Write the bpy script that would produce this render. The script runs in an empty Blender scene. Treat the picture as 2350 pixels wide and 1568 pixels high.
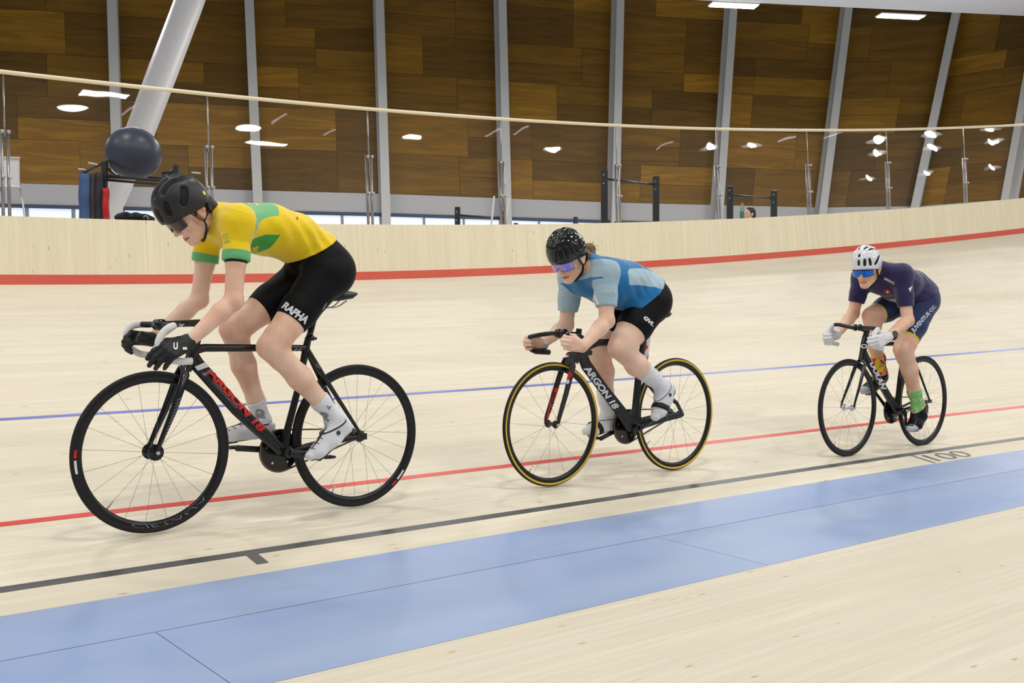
import bpy, bmesh, math, random
import numpy as np
from mathutils import Vector, Matrix
from mathutils.bvhtree import BVHTree
random.seed(7); np.random.seed(7)
R = math.radians
HC = 1.12                         # camera height above the infield apron
F = 2442.29; PIT = 0.02188759; AL = 0.68714
scene = bpy.context.scene
C = scene.collection

# ---------------------------------------------------------------- camera, world, lights, exposure
cam_d = bpy.data.cameras.new('camera'); cam = bpy.data.objects.new('camera', cam_d); C.objects.link(cam)
cam_d.sensor_width = 36; cam_d.lens = 36 * F / 2350; cam_d.clip_end = 300
cam.location = (0, 0, HC); cam.rotation_euler = (math.pi / 2 - PIT, 0, 0)
scene.camera = cam
w = bpy.data.worlds.new('hall_light'); scene.world = w; w.use_nodes = True
w.node_tree.nodes['Background'].inputs[0].default_value = (0.93, 0.95, 1.0, 1)
w.node_tree.nodes['Background'].inputs[1].default_value = 0.24
vs = scene.view_settings
vs.view_transform = 'Standard'; vs.look = 'None'; vs.gamma = 1; vs.exposure = 0.15; vs.use_curve_mapping = False

def area(x, y, z, sx, sy, power, rz=0.0, col=(1, 0.985, 0.96)):
    l = bpy.data.lights.new('hall_area_light', 'AREA'); l.shape = 'RECTANGLE'; l.size = sx; l.size_y = sy
    l.energy = power; l.color = col
    o = bpy.data.objects.new('hall_area_light', l); o.location = (x, y, z); o.rotation_euler = (0, 0, rz); C.objects.link(o)
    return o
LAMP_Z = HC + 9.6
# lamp rows over the track and the infield (real fixtures hanging from the roof)
for i in range(6):
    for j in range(3):
        area(-14 + i * 7.5, -7 + j * 7.5 + i * 1.2, LAMP_Z, 1.5, 0.4, 210, R(39))
# lights added over the concourse to brighten the back wall, weaker at both ends
for i in range(6):
    area(-16 + i * 7.5, 22.0 + i * 0.9, HC + 7.4, 2.4, 0.5, 400 * (0.45, 0.62, 0.85, 1.1, 1.15, 0.6)[i], R(9))

# ---------------------------------------------------------------- helpers
def lin(c):
    out = []
    for v in c:
        v /= 255.0
        out.append(v / 12.92 if v <= 0.04045 else ((v + 0.055) / 1.055) ** 2.4)
    return (*out, 1)

MATS = {}
def nodes(m):
    m.use_nodes = True
    return m.node_tree.nodes, m.node_tree.links, m.node_tree.nodes['Principled BSDF']

def mat(name, col, rough=0.5, metal=0.0, spec=0.5, coat=0.0, bump=0.0, bscale=60, var=0.0, vscale=8, sss=0.0, emit=None, estr=0):
    if name in MATS: return MATS[name]
    m = bpy.data.materials.new(name); N, L, b = nodes(m)
    b.inputs['Roughness'].default_value = rough; b.inputs['Metallic'].default_value = metal
    b.inputs['Specular IOR Level'].default_value = spec; b.inputs['Coat Weight'].default_value = coat
    b.inputs['Coat Roughness'].default_value = 0.05
    c = lin(col); b.inputs['Base Color'].default_value = c
    tc = N.new('ShaderNodeTexCoord')
    if sss:
        b.inputs['Subsurface Weight'].default_value = sss; b.inputs['Subsurface Scale'].default_value = 0.01
        b.inputs['Subsurface Radius'].default_value = (1, 0.35, 0.2)
    if var:
        n = N.new('ShaderNodeTexNoise'); n.inputs['Scale'].default_value = vscale; n.inputs['Detail'].default_value = 4
        L.new(tc.outputs['Object'], n.inputs['Vector'])
        mx = N.new('ShaderNodeMix'); mx.data_type = 'RGBA'
        mx.inputs[6].default_value = (*[v * (1 - var) for v in c[:3]], 1); mx.inputs[7].default_value = (*[min(1, v * (1 + var)) for v in c[:3]], 1)
        L.new(n.outputs[0], mx.inputs[0]); L.new(mx.outputs[2], b.inputs['Base Color'])
    if bump:
        n = N.new('ShaderNodeTexNoise'); n.inputs['Scale'].default_value = bscale; n.inputs['Detail'].default_value = 3
        L.new(tc.outputs['Object'], n.inputs['Vector'])
        bp = N.new('ShaderNodeBump'); bp.inputs['Strength'].default_value = bump; bp.inputs['Distance'].default_value = 0.004
        L.new(n.outputs[0], bp.inputs['Height']); L.new(bp.outputs[0], b.inputs['Normal'])
    if emit:
        b.inputs['Emission Color'].default_value = lin(emit); b.inputs['Emission Strength'].default_value = estr
    MATS[name] = m
    return m

def mesh_obj(name, verts, faces, m=None, parent=None, smooth=False, uv=None, label=None):
    me = bpy.data.meshes.new(name)
    me.from_pydata([tuple(map(float, v)) for v in verts], [], [tuple(map(int, f)) for f in faces]); me.update()
    if uv is not None:
        l = me.uv_layers.new(name='UVMap')
        li = np.empty(len(me.loops), int); me.loops.foreach_get('vertex_index', li)
        l.data.foreach_set('uv', np.asarray(uv, float)[li].ravel())
    if smooth: me.polygons.foreach_set('use_smooth', [True] * len(me.polygons))
    if m: me.materials.append(m)
    o = bpy.data.objects.new(name, me); C.objects.link(o)
    if parent: o.parent = parent
    if label: o['label'] = label
    return o

def bm_obj(name, bm, m, parent=None, smooth=True, label=None, angle=None):
    me = bpy.data.meshes.new(name); bmesh.ops.recalc_face_normals(bm, faces=bm.faces); bm.to_mesh(me); bm.free()
    if smooth:
        me.polygons.foreach_set('use_smooth', [True] * len(me.polygons))
        if angle is not None: me.set_sharp_from_angle(angle=R(angle))
    if m: me.materials.append(m)
    o = bpy.data.objects.new(name, me); C.objects.link(o)
    if parent: o.parent = parent
    if label: o['label'] = label
    return o

def thing(name, label, cat, loc=(0, 0, 0), rz=0, group=None):
    o = bpy.data.objects.new(name, None); C.objects.link(o); o.empty_display_size = 0.1
    o.location = loc; o.rotation_euler = (0, 0, rz); o['label'] = label; o['category'] = cat
    if group: o['group'] = group
    return o
def tag(o, label, cat, group=None):
    o['label'] = label; o['category'] = cat
    if group: o['group'] = group
    return o

def box(bm, c, s, rot=None):
    r = bmesh.ops.create_cube(bm, size=1)
    M = Matrix.Translation(c) @ (rot.to_4x4() if rot else Matrix()) @ Matrix.Diagonal((*s, 1))
    bmesh.ops.transform(bm, matrix=M, verts=r['verts'])

def beam(bm, a, b, w_, d_, ref=(0, 1, 0)):
    a = Vector(a); b = Vector(b); t = (b - a); ln = t.length; t.normalize(); rf = Vector(ref)
    x = t.cross(rf).normalized(); y = x.cross(t).normalized()
    M = Matrix((x, y, t)).transposed()
    box(bm, (a + b) / 2, (w_, d_, ln), M)

def tube(bm, pts, rad, seg=12, rlat=None, ref=None, cap=True):
    """sweep; rad per point (in-plane), rlat per point (along ref)"""
    pts = [Vector(p) for p in pts]; n = len(pts)
    if not hasattr(rad, '__len__'): rad = [rad] * n
    if rlat is None: rlat = rad
    elif not hasattr(rlat, '__len__'): rlat = [rlat] * n
    T = []
    for i in range(n):
        t = (pts[min(i + 1, n - 1)] - pts[max(i - 1, 0)]).normalized(); T.append(t)
    if ref is None:
        r0 = Vector((0, 1, 0)) if abs(T[0].y) < 0.8 else Vector((0, 0, 1))
    else: r0 = Vector(ref)
    b = (r0 - T[0] * r0.dot(T[0])).normalized()
    rings = []
    for i in range(n):
        if ref is not None and abs(T[i].dot(Vector(ref))) < 0.9: b = (Vector(ref) - T[i] * Vector(ref).dot(T[i])).normalized()
        elif i: b = (b - T[i] * b.dot(T[i])).normalized()
        c = b.cross(T[i])
        rings.append([bm.verts.new(pts[i] + b * (rlat[i] * math.cos(2 * math.pi * k / seg)) + c * (rad[i] * math.sin(2 * math.pi * k / seg))) for k in range(seg)])
    for i in range(n - 1):
        for k in range(seg):
            bm.faces.new((rings[i][k], rings[i][(k + 1) % seg], rings[i + 1][(k + 1) % seg], rings[i + 1][k]))
    if cap:
        bm.faces.new(rings[0][::-1]); bm.faces.new(rings[-1])

def spl(pts, n=6):
    """catmull-rom through points"""
    P = [Vector(p) for p in pts]; P = [P[0] * 2 - P[1]] + P + [P[-1] * 2 - P[-2]]; out = []
    for i in range(1, len(P) - 2):
        for k in range(n):
            t = k / n; a, b, c, d = P[i - 1], P[i], P[i + 1], P[i + 2]
            out.append(0.5 * ((2 * b) + (c - a) * t + (2 * a - 5 * b + 4 * c - d) * t * t + (3 * b - a - 3 * c + d) * t ** 3))
    out.append(P[-2]); return out

def tri2d(poly):
    """triangulate a 2-D polygon"""
    from mathutils.geometry import tessellate_polygon
    return tessellate_polygon([[Vector((p[0], p[1], 0)) for p in poly]])

def lathe(bm, prof, axis='y', seg=48, c=(0, 0, 0), closed=False):
    """profile list of (r, h) around axis y through c"""
    rings = []
    for k in range(seg):
        a = 2 * math.pi * k / seg
        rings.append([bm.verts.new((c[0] + r * math.cos(a), c[1] + h, c[2] + r * math.sin(a))) for r, h in prof])
    n = len(prof)
    for k in range(seg):
        A, B = rings[k], rings[(k + 1) % seg]
        for i in range(n if closed else n - 1):
            j = (i + 1) % n
            if prof[i][0] < 1e-6 and prof[j][0] < 1e-6: continue
            try: bm.faces.new((A[i], A[j], B[j], B[i]))
            except ValueError: pass
    bmesh.ops.remove_doubles(bm, verts=bm.verts, dist=1e-6)

def proj(P):
    X, Y, Z = P[..., 0], P[..., 1], P[..., 2] - HC
    c, s = math.cos(PIT), math.sin(PIT); D = Y * c - Z * s; U = Z * c + Y * s
    return 1175 + F * X / D, 784 - F * U / D
def raydir(px, py):
    X = (px - 1175) / F; U = -(py - 784) / F; c, s = math.cos(PIT), math.sin(PIT)
    return Vector((X, c + U * s, U * c - s))
def at_Y(px, py, Y):
    d = raydir(px, py); return Vector((0, 0, HC)) + d * (Y / d.y)
def at_Z(px, py, z):
    d = raydir(px, py); return Vector((0, 0, HC)) + d * ((z - HC) / d.z)

# ---------------------------------------------------------------- materials of the hall
def wood_track(name, c1, c2, knot, sx=1.0, dirt=0.0):
    m = bpy.data.materials.new(name); N, L, b = nodes(m)
    uv = N.new('ShaderNodeTexCoord'); b.inputs['Roughness'].default_value = 0.62; b.inputs['Specular IOR Level'].default_value = 0.2
    def mp(sc, vec=None):
        q = N.new('ShaderNodeMapping'); q.inputs['Scale'].default_value = sc; L.new(vec or uv.outputs['UV'], q.inputs[0]); return q
    def mix(fac, a, bb, mode='MIX', f=None):
        q = N.new('ShaderNodeMix'); q.data_type = 'RGBA'; q.blend_type = mode
        if fac is not None: L.new(fac, q.inputs[0])
        else: q.inputs[0].default_value = f
        for s_, v in ((6, a), (7, bb)):
            if isinstance(v, tuple): q.inputs[s_].default_value = v
            else: L.new(v, q.inputs[s_])
        return q.outputs[2]
    def ramp(inp, p0, p1, v0=0.0, v1=1.0):
        q = N.new('ShaderNodeMapRange'); q.inputs[1].default_value = p0; q.inputs[2].default_value = p1
        q.inputs[3].default_value = v0; q.inputs[4].default_value = v1; L.new(inp, q.inputs[0]); return q.outputs[0]
    # long narrow strips, each its own tone
    br = N.new('ShaderNodeTexBrick'); br.inputs['Scale'].default_value = 1; br.offset = 0.37; br.offset_frequency = 2
    br.inputs['Brick Width'].default_value = 4.0; br.inputs['Row Height'].default_value = 0.043; br.inputs['Mortar Size'].default_value = 0.0006
    br.inputs['Color1'].default_value = lin(c1); br.inputs['Color2'].default_value = lin(c2); br.inputs['Mortar'].default_value = lin([v * (0.95 if name == 'pine_wall' else 0.88) for v in c2])
    br.inputs['Bias'].default_value = -0.2
    L.new(mp((sx, 1, 1)).outputs[0], br.inputs['Vector'])
    # grain
    g = N.new('ShaderNodeTexNoise'); g.inputs['Scale'].default_value = 1; g.inputs['Detail'].default_value = 5; g.inputs['Roughness'].default_value = 0.6
    L.new(mp((1.3, 34, 1)).outputs[0], g.inputs['Vector'])
    col = mix(ramp(g.outputs[0], 0.30, 0.72, 0.0, 0.55), br.outputs[0], lin([v * 0.90 for v in c1]))
    g2 = N.new('ShaderNodeTexNoise'); g2.inputs['Scale'].default_value = 1; g2.inputs['Detail'].default_value = 3
    L.new(mp((0.45, 7, 1)).outputs[0], g2.inputs['Vector'])
    col = mix(ramp(g2.outputs[0], 0.52, 0.75, 0.0, 0.40), col, lin([min(255, v * 1.05) for v in c1]))
    # knots
    for sc, th, amt in (((3.2, 11, 1), 0.085, 0.75), ((1.7, 15, 1), 0.06, 0.6)):
        v = N.new('ShaderNodeTexVoronoi'); v.inputs['Scale'].default_value = 1; v.inputs['Randomness'].default_value = 1
        L.new(mp(sc).outputs[0], v.inputs['Vector'])
        k = ramp(v.outputs['Distance'], th * 0.35, th, amt, 0.0)
        col = mix(k, col, lin(knot))
    if dirt:
        d = N.new('ShaderNodeTexNoise'); d.inputs['Scale'].default_value = 1; d.inputs['Detail'].default_value = 4
        L.new(mp((0.9, 1.8, 1)).outputs[0], d.inputs['Vector'])
        col = mix(ramp(d.outputs[0], 0.5, 0.8, 0.0, dirt), col, lin([v * 0.78 for v in c1]))
    L.new(col, b.inputs['Base Color'])
    MATS[name] = m
    return m
WT = wood_track('pine_track', (226, 216, 194), (219, 206, 180), (158, 126, 92), dirt=0.30)
WA = wood_track('pine_apron', (216, 207, 186), (210, 199, 175), (170, 140, 105))
WW = wood_track('pine_wall', (240, 230, 200), (236, 224, 192), (168, 142, 108))
def paint(name, col, wear):
    m = bpy.data.materials.new(name); N, L, b = nodes(m); b.inputs['Roughness'].default_value = 0.45
    tc = N.new('ShaderNodeTexCoord'); mp = N.new('ShaderNodeMapping'); mp.inputs['Scale'].default_value = (0.7, 2.4, 1); L.new(tc.outputs['UV'], mp.inputs[0])
    n = N.new('ShaderNodeTexNoise'); n.inputs['Scale'].default_value = 1; n.inputs['Detail'].default_value = 5; L.new(mp.outputs[0], n.inputs[0])
    r = N.new('ShaderNodeMapRange'); r.inputs[1].default_value = 0.35; r.inputs[2].default_value = 0.7; L.new(n.outputs[0], r.inputs[0])
    mx = N.new('ShaderNodeMix'); mx.data_type = 'RGBA'; mx.inputs[6].default_value = lin(col); mx.inputs[7].default_value = lin(wear)
    L.new(r.outputs[0], mx.inputs[0])
    mp2 = N.new('ShaderNodeMapping'); mp2.inputs['Scale'].default_value = (2, 60, 1); L.new(tc.outputs['UV'], mp2.inputs[0])
    n2 = N.new('ShaderNodeTexNoise'); n2.inputs['Scale'].default_value = 1; L.new(mp2.outputs[0], n2.inputs[0])
    r2 = N.new('ShaderNodeMapRange'); r2.inputs[1].default_value = 0.3; r2.inputs[2].default_value = 0.8; r2.inputs[4].default_value = 0.25; L.new(n2.outputs[0], r2.inputs[0])
    m2 = N.new('ShaderNodeMix'); m2.data_type = 'RGBA'; L.new(r2.outputs[0], m2.inputs[0]); L.new(mx.outputs[2], m2.inputs[6]); m2.inputs[7].default_value = lin(wear)
    L.new(m2.outputs[2], b.inputs['Base Color']); MATS[name] = m
    return m
P_BLUE = paint('blue_paint', (128, 151, 193), (148, 165, 194))
P_BLACK = paint('black_line_paint', (48, 50, 50), (92, 90, 88))
P_RED = paint('red_line_paint', (212, 34, 12), (214, 58, 40))
P_BLUL = paint('blue_line_paint', (62, 84, 176), (110, 118, 190))
P_REDB = paint('red_band_paint', (212, 82, 62), (214, 96, 74))

# ---------------------------------------------------------------- track surface
U2 = np.array([math.cos(AL), math.sin(AL)]); N2 = np.array([-math.sin(AL), math.cos(AL)])
TB, ZB = 4.0558, -0.9652
def th(s):
    w_ = s / 20.0; return 0.184 + 0.0094 * w_ + 0.204 * w_ * w_ + 0.0111 * w_ ** 3
def TS(s, L, dz=0.0, out=0.0):
    """track point: s along the black line, L outwards from it on the banking"""
    q = max(0.0, s - 1.471); off = 0.1943e-3 * q ** 3; sl = -3 * 0.1943e-3 * q * q
    B = s * U2 + (TB - off) * N2
    T = U2 + sl * N2; T = T / np.linalg.norm(T); Nn = np.array([-T[1], T[0]])
    t_ = th(max(-3, min(s, 27)))
    if L >= 0: h, z = L * math.cos(t_), L * math.sin(t_)
    else:
        t0 = 0.186; a = max(L, -0.2116); h, z = a * math.cos(t0), a * math.sin(t0)
        if L < -0.2116:
            b_ = max(L, -0.575) + 0.2116; h += b_; z += b_ * 0.12
        if L < -0.575:
            b_ = L + 0.575; h += b_; z += b_ * 0.03
    P = B + (h + out) * Nn
    return Vector((P[0], P[1], ZB + HC + z + dz))
def TN(s):
    q = max(0.0, s - 1.471); sl = -3 * 0.1943e-3 * q * q
    T = U2 + sl * N2; T = T / np.linalg.norm(T); return Vector((-T[1], T[0], 0)), Vector((T[0], T[1], 0))
def strip(name, m, Ls, s0, s1, ds=0.25, dz=0.0, parent=None, label=None, thick=0.0):
    n = max(1, int(round((s1 - s0) / ds))); V = []; UV = []; Fc = []; k = len(Ls)
    for i in range(n + 1):
        s = s0 + (s1 - s0) * i / n
        for L in Ls: V.append(TS(s, L, dz)); UV.append((s, L))
    for i in range(n):
        for j in range(k - 1):
            a = i * k + j; Fc.append((a, a + k, a + k + 1, a + 1))
    if thick:
        nb = len(V)
        V += [v - Vector((0, 0, thick)) for v in V]; UV += UV
        def side(idx):
            for a, b in zip(idx[:-1], idx[1:]): Fc.append((a, b, b + nb, a + nb))
        side([i * k for i in range(n + 1)]); side([i * k + k - 1 for i in range(n + 1)])
        side([j for j in range(k)]); side([n * k + j for j in range(k)])
    return mesh_obj(name, V, Fc, m, parent, True if not thick else False, UV, label)
S0, S1 = -6.0, 27.0
LW = 6.82
floor = strip('floor', WT, [-0.2116] + [0.0] + [LW * i / 10 for i in range(1, 11)], S0, S1)
floor['kind'] = 'structure'; floor['label'] = 'pale pine boards of the banked cycling track rising to the wall'
strip('apron', WA, [-10.5, -6, -3, -1.225], S0, S1, parent=floor, label='pale wooden apron inside the blue band')
PB = mat('seam_dark', (98, 112, 148), 0.8)
strip('band_bed', PB, [-1.235, -0.575, -0.2106], S0, S1, dz=-0.003, parent=floor, label='dark bed under the blue boards')
strip('blue_band', P_BLUE, [-0.573, -0.39, -0.2116], S0, S1, parent=floor, label='blue painted band along the foot of the banking')
for k in range(-3, 11):
    a = 1.32 + 2.44 * k
    strip('blue_panel', P_BLUE, [-1.222, -0.9, -0.5745], a + 0.0012, a + 2.44 - 0.0012, dz=-0.0005, parent=floor)
strip('measurement_line', P_BLACK, [-0.025, 0.025], S0, S1, dz=0.0012, parent=floor, label='black measurement line')
strip('sprinters_line', P_RED, [0.6448 - 0.025, 0.6448 + 0.025], S0, S1, dz=0.0012, parent=floor, label='thin red line above the black one')
strip('stayers_line', P_BLUL, [2.2311 - 0.025, 2.2311 + 0.025], S0, S1, dz=0.0012, parent=floor, label='thin blue line halfway up the banking')
for s_ in (1.93, 6.93, 11.93):
    w2 = 0.026 if s_ < 5 else 0.012; e = -0.125 if s_ < 5 else -0.205
    strip('distance_tick', P_BLACK, [e, -0.02], s_ - w2, s_ + w2, dz=0.0016, parent=floor, label='short black distance tick')

# ---------------------------------------------------------------- text helper
FONT_CACHE = {}
def text2d(body, bold=0.02, shear=0.0, spacing=1.0):
    cu = bpy.data.curves.new('t', 'FONT'); cu.body = body; cu.size = 1; cu.offset = bold; cu.shear = shear; cu.space_character = spacing
    cu.resolution_u = 3
    o = bpy.data.objects.new('t', cu); C.objects.link(o)
    dg = bpy.context.evaluated_depsgraph_get(); me = bpy.data.meshes.new_from_object(o.evaluated_get(dg))
    bm = bmesh.new(); bm.from_mesh(me); bmesh.ops.triangulate(bm, faces=bm.faces)
    for _ in range(2):
        es = [e for e in bm.edges if e.calc_length() > 0.14]
        if es: bmesh.ops.subdivide_edges(bm, edges=es, cuts=1); bmesh.ops.triangulate(bm, faces=bm.faces)
    V = [(v.co.x, v.co.y) for v in bm.verts]; Fc = [[v.index for v in f.verts] for f in bm.faces]
    bm.free(); bpy.data.objects.remove(o); bpy.data.curves.remove(cu); bpy.data.meshes.remove(me)
    V = np.array(V); lo, hi = V.min(0), V.max(0); V = (V - lo) / (hi - lo)
    return V, Fc
def poly2d(poly, sub=2):
    bm = bmesh.new(); vs_ = [bm.verts.new((x, y, 0)) for x, y in poly]; bm.faces.new(vs_); bmesh.ops.triangulate(bm, faces=bm.faces)
    for _ in range(sub):
        bmesh.ops.subdivide_edges(bm, edges=[e for e in bm.edges if e.calc_length() > 0.2], cuts=1); bmesh.ops.triangulate(bm, faces=bm.faces)
    bm.verts.index_update(); V = np.array([(v.co.x, v.co.y) for v in bm.verts]); Fc = [[v.index for v in f.verts] for f in bm.faces]; bm.free(); return V, Fc
def quad_map(V, q):
    """q: bottom-left, bottom-right, top-right, top-left points"""
    q = [Vector(p) for p in q]
    return [q[0] * ((1 - u) * (1 - v)) + q[1] * (u * (1 - v)) + q[2] * (u * v) + q[3] * ((1 - u) * v) for u, v in V]
CURCAM = [None]
def decal(name, tv, q, m, parent, bvhs=None, dirv=(0, -1, 0), off=0.0012, label=None):
    V, Fc = tv; P = quad_map(V, q)
    if CURCAM[0] is not None and dirv == (0, -1, 0): dirv = sum((Vector(p) for p in q), Vector()) / 4 - CURCAM[0]
    d = Vector(dirv).normalized(); out = []
    for p in P:
        hit = None
        if bvhs:
            for bv in bvhs:
                h, nn, i, dist = bv.ray_cast(p - d * 0.30, d, 0.60)
                if h is not None and (hit is None or dist < hit[2]): hit = (h, nn, dist)
        if hit: out.append(hit[0] - d * off + hit[1] * (off if hit[1].dot(d) < 0 else -off))
        elif bvhs:
            h, nn, i, dist = bvhs[0].find_nearest(p); out.append(h + nn * off * 1.5)
        else: out.append(p)
    return mesh_obj(name, out, Fc, m, parent, False, None, label)

tv = text2d('100', 0.0, 0, 0.95)
decal('distance_number', tv, [TS(7.01, -0.185, 0.0016), TS(7.50, -0.190, 0.0016), TS(7.50, -0.05, 0.0016), TS(7.01, -0.045, 0.0016)], P_BLACK, floor, label='the number 100 in thin black paint')

# ---------------------------------------------------------------- outer wall and balustrade
def wallpt(s, h, inset=0.0):
    n_, _ = TN(s); b = TS(s, LW); return b + n_ * (0.075 * h / 0.65 + inset) + Vector((0, 0, h))
wall_outer = mesh_obj('wall_outer', [wallpt(S0 + 0.3 * i, h, 0.03) for i in range(111) for h in (-0.3, 0.64)], [(2 * i, 2 * i + 2, 2 * i + 3, 2 * i + 1) for i in range(110)], WW, None, True, [(S0 + 0.3 * i, h) for i in range(111) for h in (0, 0.65)])
wall_outer['kind'] = 'structure'; wall_outer['label'] = 'low pine wall around the top of the track'
def wallpiece(name, m, s0, s1, h0, h1, d0, d1, label=None, par=wall_outer, vert=True):
    n = max(1, int(round((s1 - s0) / 0.3))); V = []; UV = []; Fc = []
    for i in range(n + 1):
        s = s0 + (s1 - s0) * i / n
        for h, d in ((h0, d0), (h1, d0), (h1, d1), (h0, d1)):
            V.append(wallpt(s, h, d)); UV.append((h * 1.0 + (3.3 if vert else 0), s) if vert else (s, h))
    for i in range(n):
        a = i * 4
        for j in range(4): Fc.append((a + j, a + (j + 1) % 4, a + 4 + (j + 1) % 4, a + 4 + j))
    Fc += [(0, 1, 2, 3), (n * 4 + 3, n * 4 + 2, n * 4 + 1, n * 4)]
    return mesh_obj(name, V, Fc, m, par, False, UV, label)
for k in range(14):
    a = -5.6 + 2.4 * k
    wallpiece('pine_panel', WW, a + 0.001, a + 2.399, 0.0945, 0.652, 0.0, 0.03)
wallpiece('red_band', P_REDB, S0, S1, 0.0, 0.0945, -0.004, 0.03, 'red painted band along the foot of the wall', vert=False)

def dielectric():
    m = bpy.data.materials.new('clear_glass'); m.use_nodes = True; N = m.node_tree.nodes; L = m.node_tree.links
    for n in list(N): N.remove(n)
    o = N.new('ShaderNodeOutputMaterial'); t = N.new('ShaderNodeBsdfTransparent'); t.inputs[0].default_value = (0.95, 0.935, 0.92, 1)
    g = N.new('ShaderNodeBsdfGlossy'); g.inputs['Roughness'].default_value = 0.012
    f = N.new('ShaderNodeFresnel'); f.inputs[0].default_value = 1.5
    tc = N.new('ShaderNodeTexCoord'); nz = N.new('ShaderNodeTexNoise'); nz.inputs['Scale'].default_value = 2.2; nz.inputs['Detail'].default_value = 1
    bp = N.new('ShaderNodeBump'); bp.inputs['Strength'].default_value = 0.05; bp.inputs['Distance'].default_value = 0.02
    L.new(tc.outputs['Object'], nz.inputs[0]); L.new(nz.outputs[0], bp.inputs['Height']); L.new(bp.outputs[0], g.inputs['Normal'])
    mx = N.new('ShaderNodeMixShader'); L.new(f.outputs[0], mx.inputs[0]); L.new(t.outputs[0], mx.inputs[1]); L.new(g.outputs[0], mx.inputs[2])
    L.new(mx.outputs[0], o.inputs[0]); MATS['clear_glass'] = m; return m
GL = dielectric()
STEEL = mat('brushed_steel', (185, 182, 180), 0.32, 0.85)
RAIL = mat('cream_handrail', (232, 218, 186), 0.35, 0.0, 0.5)
bal = thing('balustrade', 'long glass balustrade with cream handrail and paired steel posts on top of the track wall', 'balustrade', TS(8, LW))
inv = Matrix.Translation(-Vector(bal.location))
def L_(p): return Vector(p) - Vector(bal.location)
def balpt(s, k, inset=0.0):
    """k = 0 at the wall top, 1 at the handrail"""
    n_, _ = TN(s); b = TS(s, LW); h = 0.652 + k * (2.023 - 0.652)
    return L_(b + n_ * (0.075 + k * 0.075 + 0.015 + inset) + Vector((0, 0, h)))
bm = bmesh.new(); tube(bm, [balpt(S0 + 0.3 * i, 1.0) for i in range(111)], 0.022, 10, ref=(0, 0, 1)); bm_obj('handrail', bm, RAIL, bal, label='cream tubular handrail')
post_px = [(18, 495), (487, 505), (855, 514), (1160, 515), (1425, 511), (1655, 503), (1863, 489), (2045, 478), (2222, 468)]
ss = np.linspace(S0, S1, 600); WP = np.array([wallpt(s, 0.652) for s in ss]); wx, _ = proj(WP)
post_s = [float(np.interp(px, wx, ss)) for px, _ in post_px]
d0 = post_s[1] - post_s[0]
post_s = [post_s[0] - 2 * d0, post_s[0] - d0] + post_s + [post_s[-1] + 1.75 * k for k in (1, 2, 3)]
for i, s in enumerate(post_s):
    bm = bmesh.new()
    tube(bm, [balpt(s, 0.55, 0.024), balpt(s, 0.985, 0.024)], 0.009, 8)
    o = bm_obj('post_stem', bm, STEEL, bal)
    bm = bmesh.new()
    for e in (-0.028, 0.028):
        tube(bm, [balpt(s + e, -0.20, 0.032), balpt(s + e, 0.60, 0.032)], 0.0165, 8)
    po = bm_obj('post', bm, STEEL, bal)
    for kk in (0.585, 0.27):
        for e in (-0.028, 0.028):
            bm = bmesh.new(); bmesh.ops.create_icosphere(bm, subdivisions=2, radius=0.020, matrix=Matrix.Translation(balpt(s + e, kk, -0.008))); bm_obj('bolt', bm, STEEL, po)
for a, b in zip(post_s[:-1], post_s[1:]):
    V = []
    for dd in (0.0, 0.012):
        for s in (a + 0.012, b - 0.012):
            for k in (0.0, 0.972): V.append(balpt(s, k, dd))
    # front 0,1,3,2  back 4,5,7,6
    mesh_obj('glass_panel', V, [(0, 2, 3, 1)], GL, bal)

# ---------------------------------------------------------------- concourse behind the wall
ZF = HC + 0.30
CONC = mat('concrete_floor', (198, 196, 192), 0.6, var=0.08, vscale=2)
V = [wallpt(s, 0, 0.06) for s in np.linspace(S0, S1, 34)]
V = [Vector((v.x, v.y, ZF)) for v in V]
V2 = [Vector((-24, 40, ZF)), Vector((40, 44, ZF))]
Fc = []
n = len(V)
back = [Vector((-22 + 60 * i / (n - 1), 44, ZF)) for i in range(n)]
fl2 = mesh_obj('floor', V + back, [(i, i + 1, n + i + 1, n + i) for i in range(n - 1)], CONC); fl2['kind'] = 'structure'; fl2['label'] = 'grey concourse floor behind the track wall'

# back wall
ZW = 3.70 + HC; ZWIN = 3.06 + HC; ZLOW = 1.6 + HC
cols = [((-350, 480), (-375, 0), 27.5), ((-45, 480), (-60, 0), 28.9), ((275, 480), (260, 0), 29.8), ((592, 480), (571, 0), 30.8), ((880, 500), (865, 0), 31.6), ((1153, 505), (1141, 0), 32.8), ((1399, 505), (1411, 0), 34.0), ((1637, 490), (1671, 0), 34.8),
        ((1878, 480), (1939, 0), 35.6), ((2105, 470), (2204, 0), 35.2), ((2330, 455), (2412, 0), 33.0), ((2565, 450), (2680, 0), 29.5), ((2860, 450), (3010, 0), 25.0), ((3250, 450), (3440, 0), 20.5)]
CP = []
for (b, t, Y) in cols:
    A = at_Y(b[0], b[1], Y); B = at_Y(t[0], t[1], Y + 0.9); CP.append((A, B))
def colpt(i, z):
    A, B = CP[i]; k = (z - A.z) / (B.z - A.z); return A + (B - A) * k
GREYC = mat('grey_steel_paint', (184, 185, 184), 0.5)
GREYW = mat('pale_grey_wall', (178, 178, 180), 0.6)
wall_back = thing('wall_back', 'tall outward-leaning wall of brown veneer panels behind the concourse', 'wall'); wall_back['kind'] = 'structure'
del wall_back['category']
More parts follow.
